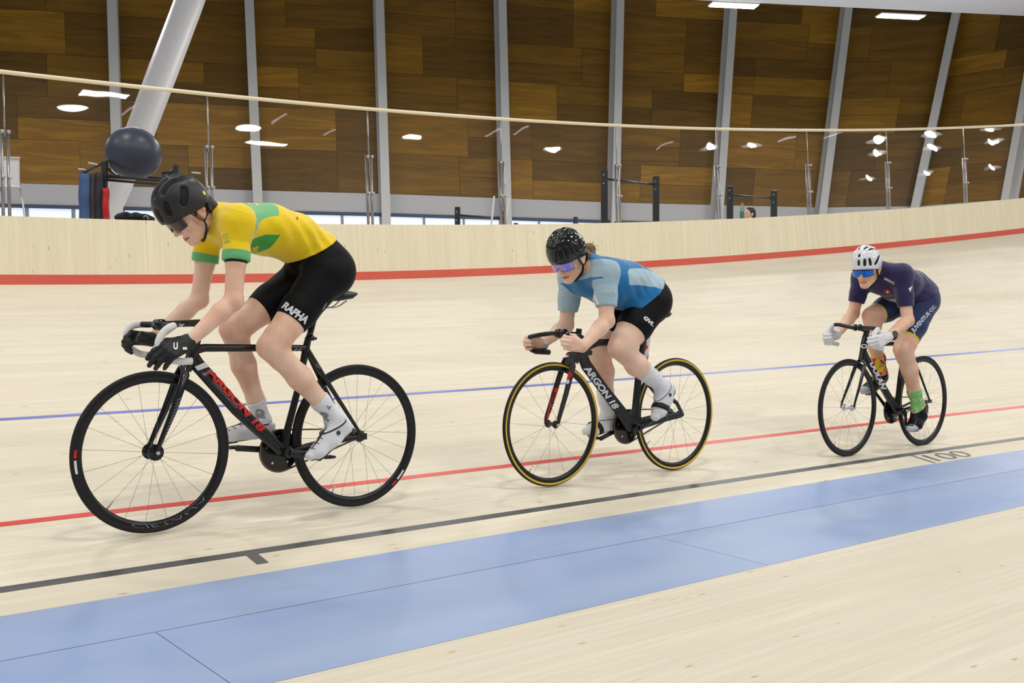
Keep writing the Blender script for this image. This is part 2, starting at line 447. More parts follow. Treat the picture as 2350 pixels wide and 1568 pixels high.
def veneer():
    m = bpy.data.materials.new('walnut_veneer'); N, L, b = nodes(m); b.inputs['Roughness'].default_value = 0.5; b.inputs['Specular IOR Level'].default_value = 0.25
    tc = N.new('ShaderNodeTexCoord'); oi = N.new('ShaderNodeObjectInfo')
    ad = N.new('ShaderNodeVectorMath'); ad.operation = 'ADD'; cb = N.new('ShaderNodeCombineXYZ'); ml = N.new('ShaderNodeMath'); ml.operation = 'MULTIPLY'; ml.inputs[1].default_value = 37
    L.new(oi.outputs['Random'], ml.inputs[0]); L.new(ml.outputs[0], cb.inputs[0]); L.new(ml.outputs[0], cb.inputs[1]); L.new(tc.outputs['UV'], ad.inputs[0]); L.new(cb.outputs[0], ad.inputs[1])
    cr = N.new('ShaderNodeValToRGB'); el = cr.color_ramp.elements
    el[0].position = 0.0; el[0].color = lin((66, 47, 8)); el[1].position = 1.0; el[1].color = lin((170, 126, 32))
    e = el.new(0.35); e.color = lin((98, 70, 12)); e = el.new(0.7); e.color = lin((132, 95, 18))
    mp = N.new('ShaderNodeMapping'); mp.inputs['Scale'].default_value = (0.30, 2.6, 1); L.new(ad.outputs[0], mp.inputs[0])
    n = N.new('ShaderNodeTexNoise'); n.inputs['Scale'].default_value = 1.6; n.inputs['Detail'].default_value = 2; n.inputs['Distortion'].default_value = 1.2; L.new(mp.outputs[0], n.inputs[0])
    mp2 = N.new('ShaderNodeMapping'); mp2.inputs['Scale'].default_value = (0.8, 22, 1); L.new(ad.outputs[0], mp2.inputs[0])
    n2 = N.new('ShaderNodeTexNoise'); n2.inputs['Scale'].default_value = 1; n2.inputs['Detail'].default_value = 5; L.new(mp2.outputs[0], n2.inputs[0])
    a1 = N.new('ShaderNodeMath'); a1.operation = 'MULTIPLY_ADD'; L.new(n.outputs[0], a1.inputs[0]); a1.inputs[1].default_value = 0.6; a1.inputs[2].default_value = -0.26
    a2 = N.new('ShaderNodeMath'); a2.operation = 'MULTIPLY_ADD'; L.new(n2.outputs[0], a2.inputs[0]); a2.inputs[1].default_value = 0.35; L.new(a1.outputs[0], a2.inputs[2])
    a3 = N.new('ShaderNodeMath'); a3.operation = 'MULTIPLY_ADD'; L.new(oi.outputs['Random'], a3.inputs[0]); a3.inputs[1].default_value = 0.56; L.new(a2.outputs[0], a3.inputs[2])
    L.new(a3.outputs[0], cr.inputs[0]); L.new(cr.outputs[0], b.inputs['Base Color']); return m
VEN = veneer()
mesh_obj('wall_backing', [p for i in range(len(CP)) for p in (colpt(i, ZW) + Vector((0, 0.12, 0)), colpt(i, 17) + Vector((0, 0.12, 0)))], [(2 * i, 2 * i + 2, 2 * i + 3, 2 * i + 1) for i in range(len(CP) - 1)], mat('dark_backing', (62, 42, 16), 0.8), wall_back)
rows = []; z = ZW
rr = random.Random(4)
pat = [0.62, 0.62, 1.24, 0.62, 1.24, 0.62, 1.24, 1.24, 0.62, 1.24, 1.24, 1.24]
npan = 0
for i in range(len(CP) - 1):
    z = ZW; r = 0
    while z < HC + 11.5:
        h = 1.24
        cuts = [0.0, 1.0]
        c = rr.choice([0.28, 0.36, 0.5, 0.64, 0.72]); cuts = [0.0, c, 1.0]
        for u0, u1 in zip(cuts[:-1], cuts[1:]):
            sub = [(0, h)] if rr.random() < 0.5 else [(0, h / 2), (h / 2, h)]
            for a, b in sub:
                g = 0.004; z0 = z + a + g; z1 = z + b - g
                A0 = colpt(i, z0).lerp(colpt(i + 1, z0), u0); A1 = colpt(i, z0).lerp(colpt(i + 1, z0), u1)
                B0 = colpt(i, z1).lerp(colpt(i + 1, z1), u0); B1 = colpt(i, z1).lerp(colpt(i + 1, z1), u1)
                e = (A1 - A0).normalized() * g; A0 += e; B0 += e; A1 -= e; B1 -= e
                o_ = Vector((0, 0.02, 0)); pr = Vector((0, rr.uniform(-0.01, 0.0), 0))
                wd = (A1 - A0).length
                mesh_obj('veneer_panel', [A0 + pr, A1 + pr, B1 + pr, B0 + pr, A0 + o_, A1 + o_, B1 + o_, B0 + o_],
                         [(0, 1, 2, 3), (0, 4, 5, 1), (1, 5, 6, 2), (2, 6, 7, 3), (3, 7, 4, 0)], VEN, wall_back, False,
                         [(0, 0), (wd, 0), (wd, b - a), (0, b - a)] * 2)
                npan += 1
        z += h
# grey band and windows under it
for i in range(len(CP) - 1):
    o_ = Vector((0, -0.06, 0))
    mesh_obj('grey_band', [colpt(i, ZWIN) + o_, colpt(i + 1, ZWIN) + o_, colpt(i + 1, ZW - 0.01) + o_, colpt(i, ZW - 0.01) + o_, colpt(i, ZWIN) - o_, colpt(i + 1, ZWIN) - o_], [(0, 1, 2, 3), (0, 4, 5, 1)], GREYW, wall_back)
DAY = mat('daylight_glass', (200, 215, 235), 0.2, emit=(214, 228, 248), estr=0.85)
FRM = mat('window_frame_grey', (128, 138, 152), 0.5)
for i in range(len(CP) - 1):
    wn = thing('window_%d' % (i + 1), 'low strip window full of daylight under the grey band', 'window', colpt(i, ZLOW)); del wn['category']; wn['kind'] = 'structure'
    o_ = Vector(wn.location)
    for k in range(3):
        A = colpt(i, ZLOW).lerp(colpt(i + 1, ZLOW), k / 3); B = colpt(i, ZLOW).lerp(colpt(i + 1, ZLOW), (k + 1) / 3)
        A2 = colpt(i, ZWIN).lerp(colpt(i + 1, ZWIN), k / 3); B2 = colpt(i, ZWIN).lerp(colpt(i + 1, ZWIN), (k + 1) / 3)
        mesh_obj('pane', [A - o_, B - o_, B2 - o_, A2 - o_], [(0, 1, 2, 3)], DAY, wn)
        bm = bmesh.new(); beam(bm, A - o_ - Vector((0, 0.06, 0)), A2 - o_ - Vector((0, 0.06, 0)), 0.07, 0.1); bm_obj('mullion', bm, FRM, wn, False)
    bm = bmesh.new(); beam(bm, colpt(i, ZWIN + 0.0) - o_ - Vector((0, 0.09, 0)), colpt(i + 1, ZWIN + 0.0) - o_ - Vector((0, 0.09, 0)), 0.07, 0.1, (0, 0, 1)); bm_obj('head_rail', bm, mat('rail_dark', (58, 70, 92), 0.6), wn, False)
    mesh_obj('sill_wall', [colpt(i, ZF) - o_, colpt(i + 1, ZF) - o_, colpt(i + 1, ZLOW) - o_, colpt(i, ZLOW) - o_], [(0, 1, 2, 3)], GREYW, wn)
names = ['beyond the left edge', 'beyond the left edge nearer', 'behind the exercise ball and the slanted strut', 'above the back of the cyclist in yellow', 'between the first and second glass posts to the right of the yellow jersey', 'above the low black bar, left of the black-helmeted cyclist', 'rising behind the tall black pull-up frame', 'just left of the lower pull-up frame with the bottle', 'leaning right, above the glass post beyond the lower pull-up frame', 'leaning strongly right, under the second ceiling lamp pair', 'widest one at the right edge of the picture', 'beyond the right edge', 'second beyond the right edge', 'last beyond the right edge']
for i in range(len(CP)):
    A = colpt(i, ZF); B = colpt(i, 17.0)
    i0, i1 = max(0, i - 1), min(len(CP) - 1, i + 1)
    tdir = (CP[i1][0] - CP[i0][0]); tdir.z = 0; tdir.normalize(); nd = Vector((tdir.y, -tdir.x, 0))   # towards the hall
    c = thing('column', 'grey steel wall column ' + names[i], 'column', A, 0, 'steel columns of the back wall')
    bm = bmesh.new(); f = nd * 0.50; beam(bm, f, B - A + f, 0.26, 0.03, nd); bm_obj('front_flange', bm, GREYC, c, False)
    bm = bmesh.new(); f = nd * 0.26; beam(bm, f, B - A + f, 0.04, 0.45, nd); bm_obj('web', bm, GREYC, c, False)
    bm = bmesh.new(); f = nd * 0.03; beam(bm, f, B - A + f, 0.26, 0.03, nd); bm_obj('rear_flange', bm, GREYC, c, False)

# slanted strut
P0 = at_Y(250, 490, 19.0); P1 = at_Y(436, 0, 21.5); P2 = P1 + (P1 - P0) * 0.3; P0b = P0 - (P1 - P0) * ((P0.z - ZF) / (P1.z - P0.z))
bm = bmesh.new()
pts = [P0b + (P2 - P0b) * t for t in (0, .04, .12, .25, .4, .6, .8, 1.0)]
tube(bm, [p - P0b for p in pts], [0.05, 0.07, 0.12, 0.20, 0.255, 0.275, 0.28, 0.27], 28)
st = bm_obj('roof_strut', bm, mat('white_strut', (206, 204, 204), 0.45)); st.location = P0b
tag(st, 'thick white slanted round strut rising behind the exercise ball', 'strut')

# ceiling
ZC = HC + 9.0
def ce(X): return 30.6 + 0.157 * (X - 7.08)
V = [Vector((-30, ce(-30), ZC)), Vector((45, ce(45), ZC)), Vector((45, 19, ZC)), Vector((-30, 19, ZC))]
ceil = mesh_obj('ceiling', V + [v + Vector((0, 0, 0.25)) for v in V], [(0, 1, 2, 3), (4, 7, 6, 5), (0, 4, 5, 1), (1, 5, 6, 2), (2, 6, 7, 3), (3, 7, 4, 0)], mat('white_ceiling', (240, 243, 250), 0.7))
ceil['kind'] = 'structure'; ceil['label'] = 'white ceiling edge over the concourse'
LAMP = mat('lamp_diffuser', (255, 255, 255), 0.5, emit=(255, 250, 238), estr=5.0)
LFR = mat('lamp_frame', (225, 225, 225), 0.5)
for k, (px, py, nm) in enumerate([(1684, 13, 'ceiling lamp pair at the ceiling edge above the lower pull-up frame'), (2067, 38, 'ceiling lamp pair at the ceiling edge nearest the right corner')]):
    p = at_Z(px, py, ZC - 0.03); t = thing('ceiling_light', nm, 'lamp', p, math.atan(0.157), 'recessed lamp pairs in the ceiling edge')
    for sx_ in (-0.345, 0.345):
        bm = bmesh.new(); box(bm, (sx_, 0, 0), (0.66, 0.36, 0.04)); d = bm_obj('diffuser', bm, LAMP, t, False)
    bm = bmesh.new(); box(bm, (0, 0, 0.025), (1.42, 0.42, 0.03)); bm_obj('frame', bm, LFR, t, False)

# high-bay lamps over the infield (seen mirrored in the balustrade glass)
HB = mat('high_bay_lens', (255, 255, 255), 0.5, emit=(255, 252, 245), estr=70.0)
bays = [(18.0, -4.7, 0.5, 0.5), (22.5, -1.2, 0.5, 0.5), (26.5, 2.9, 0.5, 0.45), (30.9, 6.3, 0.45, 0.4), (34.1, 11.1, 0.7, 0.2), (36.4, 14.1, 0.9, 0.2), (38.9, 13.7, 0.8, 0.15), (44.6, 12.4, 0.9, 0.12)]
for i, (x, y, a, b) in enumerate(bays):
    bm = bmesh.new(); lathe(bm, [(0.0, 0), (0.42, 0), (0.45, 0.03)], seg=20)
    bmesh.ops.rotate(bm, verts=bm.verts, matrix=Matrix.Rotation(R(90), 3, 'X')); 
    for v in bm.verts: v.co.x *= a / 0.5; v.co.y *= b / 0.5
    t = thing('high_bay_lamp', 'round high-bay lamp over the infield behind the camera', 'lamp', (x, y, HC + 10), 0, 'high-bay lamps over the infield')
    bm_obj('lens', bm, HB, t, False)
    bm = bmesh.new(); lathe(bm, [(0.0, 0.35), (0.18, 0.33), (0.46, 0.04), (0.46, 0.0)], seg=20); bmesh.ops.rotate(bm, verts=bm.verts, matrix=Matrix.Rotation(R(90), 3, 'X'))
    bm_obj('housing', bm, GREYC, t)
SL = mat('strip_lens', (255, 255, 255), 0.5, emit=(250, 240, 255), estr=6.0)
strips = [(19.2, -3.3, 2.4), (22.0, 0.3, 2.6), (27.2, 6.1, 2.4), (32.5, 9.4, 2.2), (34.0, 12.6, 2.2), (17.0, -7.0, 2.4), (24.5, 1.2, 2.2)]
for x, y, ln in strips:
    bm = bmesh.new(); box(bm, (0, 0, 0), (ln * 0.5, 0.06, 0.05)); t = thing('strip_lamp', 'long strip lamp over the infield behind the camera', 'lamp', (x, y, HC + 10), R(-50), 'strip lamps over the infield')
    bm_obj('lens', bm, SL, t, False); bm = bmesh.new(); box(bm, (0, 0, 0.05), (ln * 0.5, 0.10, 0.05)); bm_obj('housing', bm, GREYC, t, False)

# ================================================================ bicycles
BK = [dict(h=(-1.483, 4.383, -0.552), hd=0.6873, wb=0.970, st=0.019, q=1.0114),
      dict(h=(0.215, 5.722, -0.571), hd=0.6813, wb=0.973, st=-0.012, q=1.0056),
      dict(h=(2.301, 7.280, -0.613), hd=0.6832, wb=0.963, st=-0.009, q=0.995)]
class Frame:
    """local frame of a bicycle: +x travel direction, +y the rider's left (towards the infield), +z up, origin under the rear hub"""
    def __init__(s, d):
        q = d['q']; s.R = 0.335 * q; hp = Vector(d['h']) * q; hd = d['hd']; u = Vector((math.cos(hd), math.sin(hd), 0))
        s.wb = d['wb'] * q; front = hp + Vector((0, 0, HC)); rear = front + u * s.wb
        s.o = Vector((rear.x, rear.y, rear.z - s.R)); s.rz = hd + math.pi
        s.M = Matrix.Translation(s.o) @ Matrix.Rotation(s.rz, 4, 'Z'); s.Mi = s.M.inverted()
        s.cam = s.Mi @ Vector((0, 0, HC)); s.hub_r = Vector((0, 0, s.R)); s.hub_f = Vector((s.wb, 0, s.R)); s.st = d['st']
    def P(s, px, py, lat=0.0):
        d = s.Mi.to_3x3() @ raydir(px, py); k = (lat - s.cam.y) / d.y; return s.cam + d * k
    def PX(s, px, py, x):
        d = s.Mi.to_3x3() @ raydir(px, py); k = (x - s.cam.x) / d.x; return s.cam + d * k
FR = [Frame(d) for d in BK]

CARB = mat('gloss_black_carbon', (11, 11, 12), 0.26, 0.0, 0.4, coat=0.25)
MATB = mat('satin_black_carbon', (38, 40, 42), 0.42, spec=0.35)
TYRE = mat('black_tyre', (30, 30, 31), 0.62, spec=0.3)
RIMB = mat('black_rim', (18, 18, 19), 0.30, spec=0.4)
YEL = mat('yellow_sidewall', (214, 176, 44), 0.55)
ALU = mat('polished_alloy', (200, 200, 202), 0.22, 0.9)
SPK = mat('steel_spoke', (146, 138, 124), 0.4, 0.5)
SPKL = mat('bright_spoke', (176, 174, 168), 0.3, 0.8)
TAPE = mat('white_bar_tape', (226, 224, 220), 0.55, bump=0.15, bscale=120)
GRIP = mat('black_grip', (24, 24, 26), 0.6)
CHAIN = mat('steel_chain', (120, 104, 76), 0.35, 0.8)
WHT = mat('white_decal', (225, 226, 228), 0.45)
REDD = mat('red_decal', (214, 24, 20), 0.4)
GRYD = mat('grey_decal', (128, 130, 134), 0.45)
SADM = mat('black_saddle', (22, 22, 24), 0.45)

def wheel(fr, hub, root, depth, tyre, spokes, yellow=False, steer=0.0, spk=None, hubm=None, name='wheel', flip=0.0, fl=0.021):
    Rr = fr.R; ro = Rr - 0.020; ri = Rr - depth
    rim = bmesh.new(); prof = [(ri, 0.0), (ri + 0.004, 0.006), ((ri + ro) / 2, 0.0115), (ro + 0.002, 0.0100), (ro + 0.002, -0.0100), ((ri + ro) / 2, -0.0115), (ri + 0.004, -0.006)]
    lathe(rim, prof, seg=96, closed=True)
    w_ = bm_obj(name, rim, RIMB, root, angle=50); w_.location = hub; w_.rotation_euler = (0, 0, steer)
    t = bmesh.new(); rt = 0.0118
    lathe(t, [(Rr - rt + rt * math.cos(a), rt * math.sin(a)) for a in [2 * math.pi * k / 12 for k in range(12)]], seg=96, closed=True)
    bm_obj('tyre', t, TYRE, w_)
    if yellow:
        for sg_ in (1, -1):
            t = bmesh.new(); lathe(t, [(Rr - 0.0195, sg_ * 0.0108), (Rr - 0.0145, sg_ * 0.0128), (Rr - 0.0085, sg_ * 0.0124)], seg=96); bm_obj('sidewall', t, YEL, w_, label='yellow tyre sidewall')
    h = bmesh.new(); r1 = fl
    lathe(h, [(0, 0.052), (0.008, 0.052), (0.010, 0.046), (0.012, 0.040), (r1 * 0.7, 0.036), (r1, 0.034), (r1, 0.028), (0.013, 0.022), (0.011, 0), (0.013, -0.022), (r1, -0.028), (r1, -0.034), (r1 * 0.7, -0.036), (0.012, -0.040), (0.010, -0.046), (0.008, -0.052), (0, -0.052)], seg=24)
    bm_obj('hub', h, hubm or CARB, w_, angle=40)
    for e in (0.054, -0.054):
        h = bmesh.new(); lathe(h, [(0, e + 0.008), (0.007, e + 0.008), (0.009, e + 0.002), (0.009, e - 0.004), (0, e - 0.004)], seg=12); bm_obj('axle_nut', h, ALU, w_, angle=40)
    for k in range(spokes):
        a = 2 * math.pi * (k + flip) / spokes; sd = 1 if k % 2 else -1; da = 0.9 if (k // 2) % 2 else -0.9
        if name == 'front_wheel' and not yellow: da *= 0.12
        b = bmesh.new(); p0 = Vector((r1 * 0.85 * math.cos(a + da), sd * 0.031, r1 * 0.85 * math.sin(a + da))); p1 = Vector(((ri + 0.002) * math.cos(a), 0, (ri + 0.002) * math.sin(a)))
        tube(b, [p0, p1], 0.0008, 5); bm_obj('spoke', b, spk or SPK, w_)
    a = -1.2 + flip; b = bmesh.new(); tube(b, [Vector((ri * math.cos(a), 0, ri * math.sin(a))), Vector(((ri - 0.035) * math.cos(a), 0, (ri - 0.035) * math.sin(a)))], 0.003, 6); bm_obj('valve', b, ALU, w_)
    return w_

def arc_text(body, w_, R0, R1, a0, a1, m, side=1, bold=0.0, shear=0.0, lab=None, outline=False):
    """lettering bent round the rim; a0..a1 angles (x forward, z up)"""
    V, Fc = text2d(body, bold, shear)
    out = []
    for u, v in V:
        a = a0 + (a1 - a0) * u; r = R0 + (R1 - R0) * v; out.append((r * math.cos(a), side * 0.0124, r * math.sin(a)))
    return mesh_obj('lettering', out, Fc, m, w_, False, None, lab)

def sdir(fr, q):
    c = sum((Vector(p) for p in q), Vector()) / 4; return (c - fr.cam).normalized()

def drivetrain(fr, root, bb, ring_r, near_ped, far_ped, armm, ped_lat=0.1, rear_cog=0.028, guard=True, armname=True):
    """chainring (right side), cranks, pedals, chain"""
    latc = -0.043
    c = Vector((bb.x, 0, bb.z)); ring = bmesh.new()
    n = 50; rp = []
    # toothed plate
    vf = []; vb = []
    for k in range(n * 2):
        a = math.pi * k / n; r = ring_r + (0.003 if k % 2 else -0.002)
        vf.append(ring.verts.new((c.x + r * math.cos(a), latc + 0.002, c.z + r * math.sin(a)))); vb.append(ring.verts.new((c.x + r * math.cos(a), latc - 0.002, c.z + r * math.sin(a))))
    ring.faces.new(vf); ring.faces.new(vb[::-1])
    for k in range(n * 2): ring.faces.new((vf[k], vb[k], vb[(k + 1) % (2 * n)], vf[(k + 1) % (2 * n)]))
    rg = bm_obj('chainring', ring, CARB, root, False)
    for k in range(5):
        a = 2 * math.pi * k / 5 + 0.3; b = bmesh.new(); lathe(b, [(0, 0.006), (0.006, 0.006), (0.006, -0.004), (0, -0.004)], seg=10, c=(c.x + 0.065 * math.cos(a), latc, c.z + 0.065 * math.sin(a))); bm_obj('ring_bolt', b, ALU, rg, False)
    b = bmesh.new(); lathe(b, [(0, 0.062), (0.018, 0.062), (0.024, 0.056), (0.024, -0.056), (0.018, -0.062), (0, -0.062)], seg=20, c=(c.x, 0, c.z)); bm_obj('bottom_bracket', b, CARB, root, angle=40)
    for ped, sd in ((near_ped, 1), (far_ped, -1)):
        cr = bmesh.new(); p0 = Vector((c.x, sd * 0.066, c.z)); p1 = Vector((ped.x, sd * 0.074, ped.z))
        tube(cr, [p0, p0.lerp(p1, 0.12), p0.lerp(p1, 0.5), p0.lerp(p1, 0.92), p1, p1 + (p1 - p0).normalized() * 0.012], [0.012, 0.019, 0.014, 0.0135, 0.0145, 0.006], 12, [0.010, 0.010, 0.008, 0.008, 0.008, 0.006], ref=(0, 1, 0))
        ca = bm_obj('crank_arm', cr, armm, root)
        pd = bmesh.new(); q = Vector((ped.x, 0, ped.z)); tube(pd, [q + Vector((0, sd * 0.075, 0)), q + Vector((0, sd * 0.145, 0))], 0.006, 8)
        box(pd, q + Vector((0, sd * 0.115, 0)), (0.055, 0.055, 0.012)); bmesh.ops.bevel(pd, geom=[e for e in pd.edges if e.calc_length() > 0.04], offset=0.004, segments=1, affect='EDGES')
        bm_obj('pedal', pd, MATB, root, False)
    # chain as stadium path of link plates
    a = Vector((0, 0, fr.R)); dv = c - a; D = dv.length; ang = math.atan2(dv.z, dv.x); be = math.asin((ring_r - rear_cog) / D)
    path = []
    for k in range(17):
        t = ang + math.pi / 2 + be - (math.pi + 2 * be) * k / 16; path.append(Vector((c.x + ring_r * math.cos(t), latc, c.z + ring_r * math.sin(t))))
    for k in range(9):
        t = ang - math.pi / 2 - be - (math.pi - 2 * be) * k / 8; path.append(Vector((a.x + rear_cog * math.cos(t), latc, a.z + rear_cog * math.sin(t))))
    path.append(path[0]); seg = []; acc = 0
    pts = [path[0]]
    for p, q in zip(path[:-1], path[1:]):
        L = (q - p).length; nseg = max(1, int(round(L / 0.0127)))
        for k in range(1, nseg + 1): pts.append(p.lerp(q, k / nseg))
    ch = bmesh.new()
    for i, (p, q) in enumerate(zip(pts[:-1], pts[1:])):
        for s_ in (-1, 1): beam(ch, p + Vector((0, s_ * (0.0028 if i % 2 else 0.0040), 0)) - (q - p) * 0.2, q + Vector((0, s_ * (0.0028 if i % 2 else 0.0040), 0)) + (q - p) * 0.2, 0.007, 0.001)
    o = bm_obj('chain', ch, CHAIN, root, False)
    cg = bmesh.new(); lathe(cg, [(0, latc + 0.0015), (rear_cog, latc + 0.0015), (rear_cog, latc - 0.0015), (0, latc - 0.0015)], seg=24, c=(0, 0, fr.R)); bm_obj('sprocket', cg, ALU, root, False)

def saddle(root, c, L=0.26, tilt=0.0):
    bm = bmesh.new(); prof = []
    secs = [(-0.5, 0.060, 0.012, 0.012), (-0.42, 0.068, 0.022, 0.006), (-0.2, 0.060, 0.024, 0.0), (0.05, 0.032, 0.022, -0.002), (0.3, 0.021, 0.020, 0.0), (0.46, 0.018, 0.016, -0.002), (0.5, 0.010, 0.008, -0.006)]
    rings = []
    for t, wd, h, dz in secs:
        x = c.x + t * L; z = c.z + dz + t * L * tilt
        rings.append([bm.verts.new((x, c.y + wd * math.cos(a), z + h * max(math.sin(a), -0.75))) for a in [2 * math.pi * k / 16 for k in range(16)]])
    for A, B in zip(rings[:-1], rings[1:]):
        for k in range(16): bm.faces.new((A[k], A[(k + 1) % 16], B[(k + 1) % 16], B[k]))
    bm.faces.new(rings[0][::-1]); bm.faces.new(rings[-1])
    s_ = bm_obj('saddle', bm, SADM, root)
    bm = bmesh.new()
    for e in (-0.022, 0.022): tube(bm, spl([c + Vector((-0.09, e * 1.6, -0.015)), c + Vector((-0.04, e, -0.045)), c + Vector((0.05, e, -0.045)), c + Vector((0.11, e * 0.6, -0.012))], 4), 0.0035, 6)
    bm_obj('saddle_rail', bm, ALU, s_)

def plate(bm, outline, t0, t1=None):
    """closed outline in the (x,z) plane extruded to both sides, with bevelled edges"""
    vs_ = [bm.verts.new((p.x, 0, p.z)) for p in outline]; f = bm.faces.new(vs_)
    if f.normal.y > 0: pass
    r = bmesh.ops.extrude_face_region(bm, geom=[f]); nv = [g for g in r['geom'] if isinstance(g, bmesh.types.BMVert)]
    for v in vs_: v.co.y = -t0
    for v in nv: v.co.y = t0

# ---- bicycle 1: black frame, red lettering, white tape
def bike1():
    fr = FR[0]; P = fr.P; CURCAM[0] = fr.cam
    b = thing('track_bicycle', 'black track bicycle with red down-tube lettering and white bar tape', 'bicycle', fr.o, fr.rz, 'track bicycles')
    wf = wheel(fr, fr.hub_f, b, 0.049, TYRE, 20, steer=fr.st, name='front_wheel', flip=0.35, fl=0.034)
    wr = wheel(fr, fr.hub_r, b, 0.049, TYRE, 24, name='rear_wheel', flip=0.1, hubm=CARB, fl=0.028)
    OUT = mat('grey_outline_decal', (150, 152, 156), 0.4)
    ri = fr.R - 0.045
    # rim lettering, reading round the foot of the front wheel
    arc_text('CJETALJA', wf, ri + 0.004, ri + 0.021, math.radians(-72), math.radians(-136), OUT, 1, -0.022, 0.25, 'thin grey outline lettering')
    for w_, a0 in ((wf, math.radians(6)), (wr, math.radians(-127))):
        V = [(0.0, 0), (1, 0), (1, 1), (0, 1)]
        vv, ff = poly2d([(0, 0), (1, 0), (1, 1), (0, 1)], 3)
        for (aa, bb_, m_, lb) in ((0, 0.10, REDD, 'red rim sticker'), (0.13, 0.30, WHT, 'white rim sticker')):
            mesh_obj('rim_sticker', [((fr.R - 0.024 + 0.010 * v) * math.cos(a0 - (aa + (bb_ - aa) * u)), 0.0125, (fr.R - 0.024 + 0.010 * v) * math.sin(a0 - (aa + (bb_ - aa) * u))) for u, v in vv], ff, m_, w_, False, None, lb)
    bb = P(651, 1037, 0.0); bb = Vector((bb.x, 0, bb.z))
    htT = P(446, 800); htB = P(428, 846); sc = P(700, 797); stT = P(708, 775)
    fm = bmesh.new()
    tube(fm, [htB + (htB - htT) * 0.1, htB, htT, htT + (htT - htB) * 0.12], [0.022, 0.024, 0.021, 0.019], 16)
    tube(fm, [P(437, 806), P(452, 836), P(545, 940), P(646, 1034)], [0.024, 0.0315, 0.031, 0.028], 18, [0.018, 0.020, 0.021, 0.026], ref=(0, 1, 0))
    tube(fm, [htT + Vector((-.005, 0, -.005)), P(470, 798.5), P(640, 799), P(703, 799)], [0.021, 0.018, 0.0155, 0.0145], 14, [0.018, 0.018, 0.016, 0.014], ref=(0, 1, 0))
    tube(fm, [bb + Vector((-.0, 0, 0.0)), P(660, 985), P(682, 900), P(703, 797), stT], [0.022, 0.017, 0.0165, 0.018, 0.016], 14, [0.024, 0.017, 0.014, 0.014, 0.014], ref=(0, 1, 0))
    for s_ in (1, -1):
        dr = Vector((0.004, s_ * 0.060, fr.R))
        w1 = P(742, 872); tube(fm, [P(703, 800) + Vector((0, s_ * 0.008, 0)), w1 + Vector((0, s_ * 0.026, 0)), dr + Vector((0.02, 0, 0.03)), dr], [0.011, 0.012, 0.008, 0.008], 10, [0.010, 0.008, 0.007, 0.005], ref=(0, 1, 0))
        tube(fm, [bb + Vector((-0.01, s_ * 0.018, 0)), bb.lerp(dr, 0.25) + Vector((0, s_ * 0.012, -.004)), bb.lerp(dr, 0.75), dr], [0.016, 0.013, 0.011, 0.010], 10, [0.010, 0.008, 0.007, 0.005], ref=(0, 1, 0))
        box(fm, dr, (0.05, 0.006, 0.03))
    box(fm, P(742, 872), (0.03, 0.05, 0.022), Matrix.Rotation(R(-40), 3, 'Y'))
    frame = bm_obj('frame', fm, CARB, b, angle=60)
    fk = bmesh.new(); cr = P(421, 848)
    tube(fk, [htB, cr + (cr - htB) * 0.3], 0.024, 14)
    for s_ in (1, -1):
        e = Vector((fr.wb, s_ * 0.050, fr.R)); tube(fk, [cr + Vector((0, s_ * 0.006, 0.012)), cr + Vector((0.006, s_ * 0.032, -0.02)), cr.lerp(e, 0.5) + Vector((-.004, s_ * 0.02, 0)), e + Vector((-.003, 0, 0.02)), e], [0.020, 0.021, 0.016, 0.010, 0.010], 12, [0.012, 0.010, 0.008, 0.006, 0.005], ref=(0, 1, 0))
    fork = bm_obj('fork', fk, CARB, b, angle=60)
    bvf = BVHTree.FromPolygons([v.co for v in frame.data.vertices], [p.vertices[:] for p in frame.data.polygons])
    bvk = BVHTree.FromPolygons([v.co for v in fork.data.vertices], [p.vertices[:] for p in fork.data.polygons])
    la = 0.021
    def Q(a, b_, c_, d): return [P(*a, la), P(*b_, la), P(*c_, la), P(*d, la)]
    # bottom-left, bottom-right, top-right, top-left of the writing (reads down the tube)
    decal('lettering', text2d('ARGON 18', 0.045, 0.0, 0.93), Q((470, 853), (596, 992), (611, 984), (488, 842)), REDD, frame, [bvf], off=0.0024, label='red lettering down the tube')
    sq = poly2d([(0, 0), (1, 0), (1, 1), (0, 1)], 3)
    decal('white_stripe', sq, Q((447, 842), (454, 851), (485, 840), (476, 829)), WHT, frame, [bvf], label='white stripe round the tube')
    decal('pale_patch', sq, Q((463, 858), (469, 864), (492, 851), (488, 846)), GRYD, frame, [bvf], off=0.0008)
    for k in range(17):
        x0 = 487 + 3.3 * k; y0 = 879 + 3.6 * k; decal('white_hatch', poly2d([(0, 0), (1, 0), (1, 1), (0, 1)], 1), Q((x0, y0), (x0 + 1.3, y0), (x0 + 8.5, y0 - 5), (x0 + 7, y0 - 5)), WHT, frame, [bvf])
    decal('red_tag', sq, [P(657, 807, .014), P(672, 807, .014), P(669, 798, .014), P(657, 796.5, .014)], REDD, frame, [bvf], label='red tag on the top tube')
    for k in range(2): decal('white_hatch', poly2d([(0, 0), (1, 0), (1, 1), (0, 1)], 1), [P(674 + 9 * k, 805, .014), P(676 + 9 * k, 805, .014), P(683 + 9 * k, 800, .014), P(681 + 9 * k, 800, .014)], WHT, frame, [bvf])
    for k in range(12):
        x0 = 411 - 2.6 * k; y0 = 914 + 7.5 * k; decal('white_hatch', poly2d([(0, 0), (1, 0), (1, 1), (0, 1)], 1), [P(x0 - 6, y0 + 5, .034), P(x0 - 5, y0 + 6.2, .034), P(x0 + 4, y0 + 0, .034), P(x0 + 3.4, y0 - 1.6, .034)], GRYD, fork, [bvk])
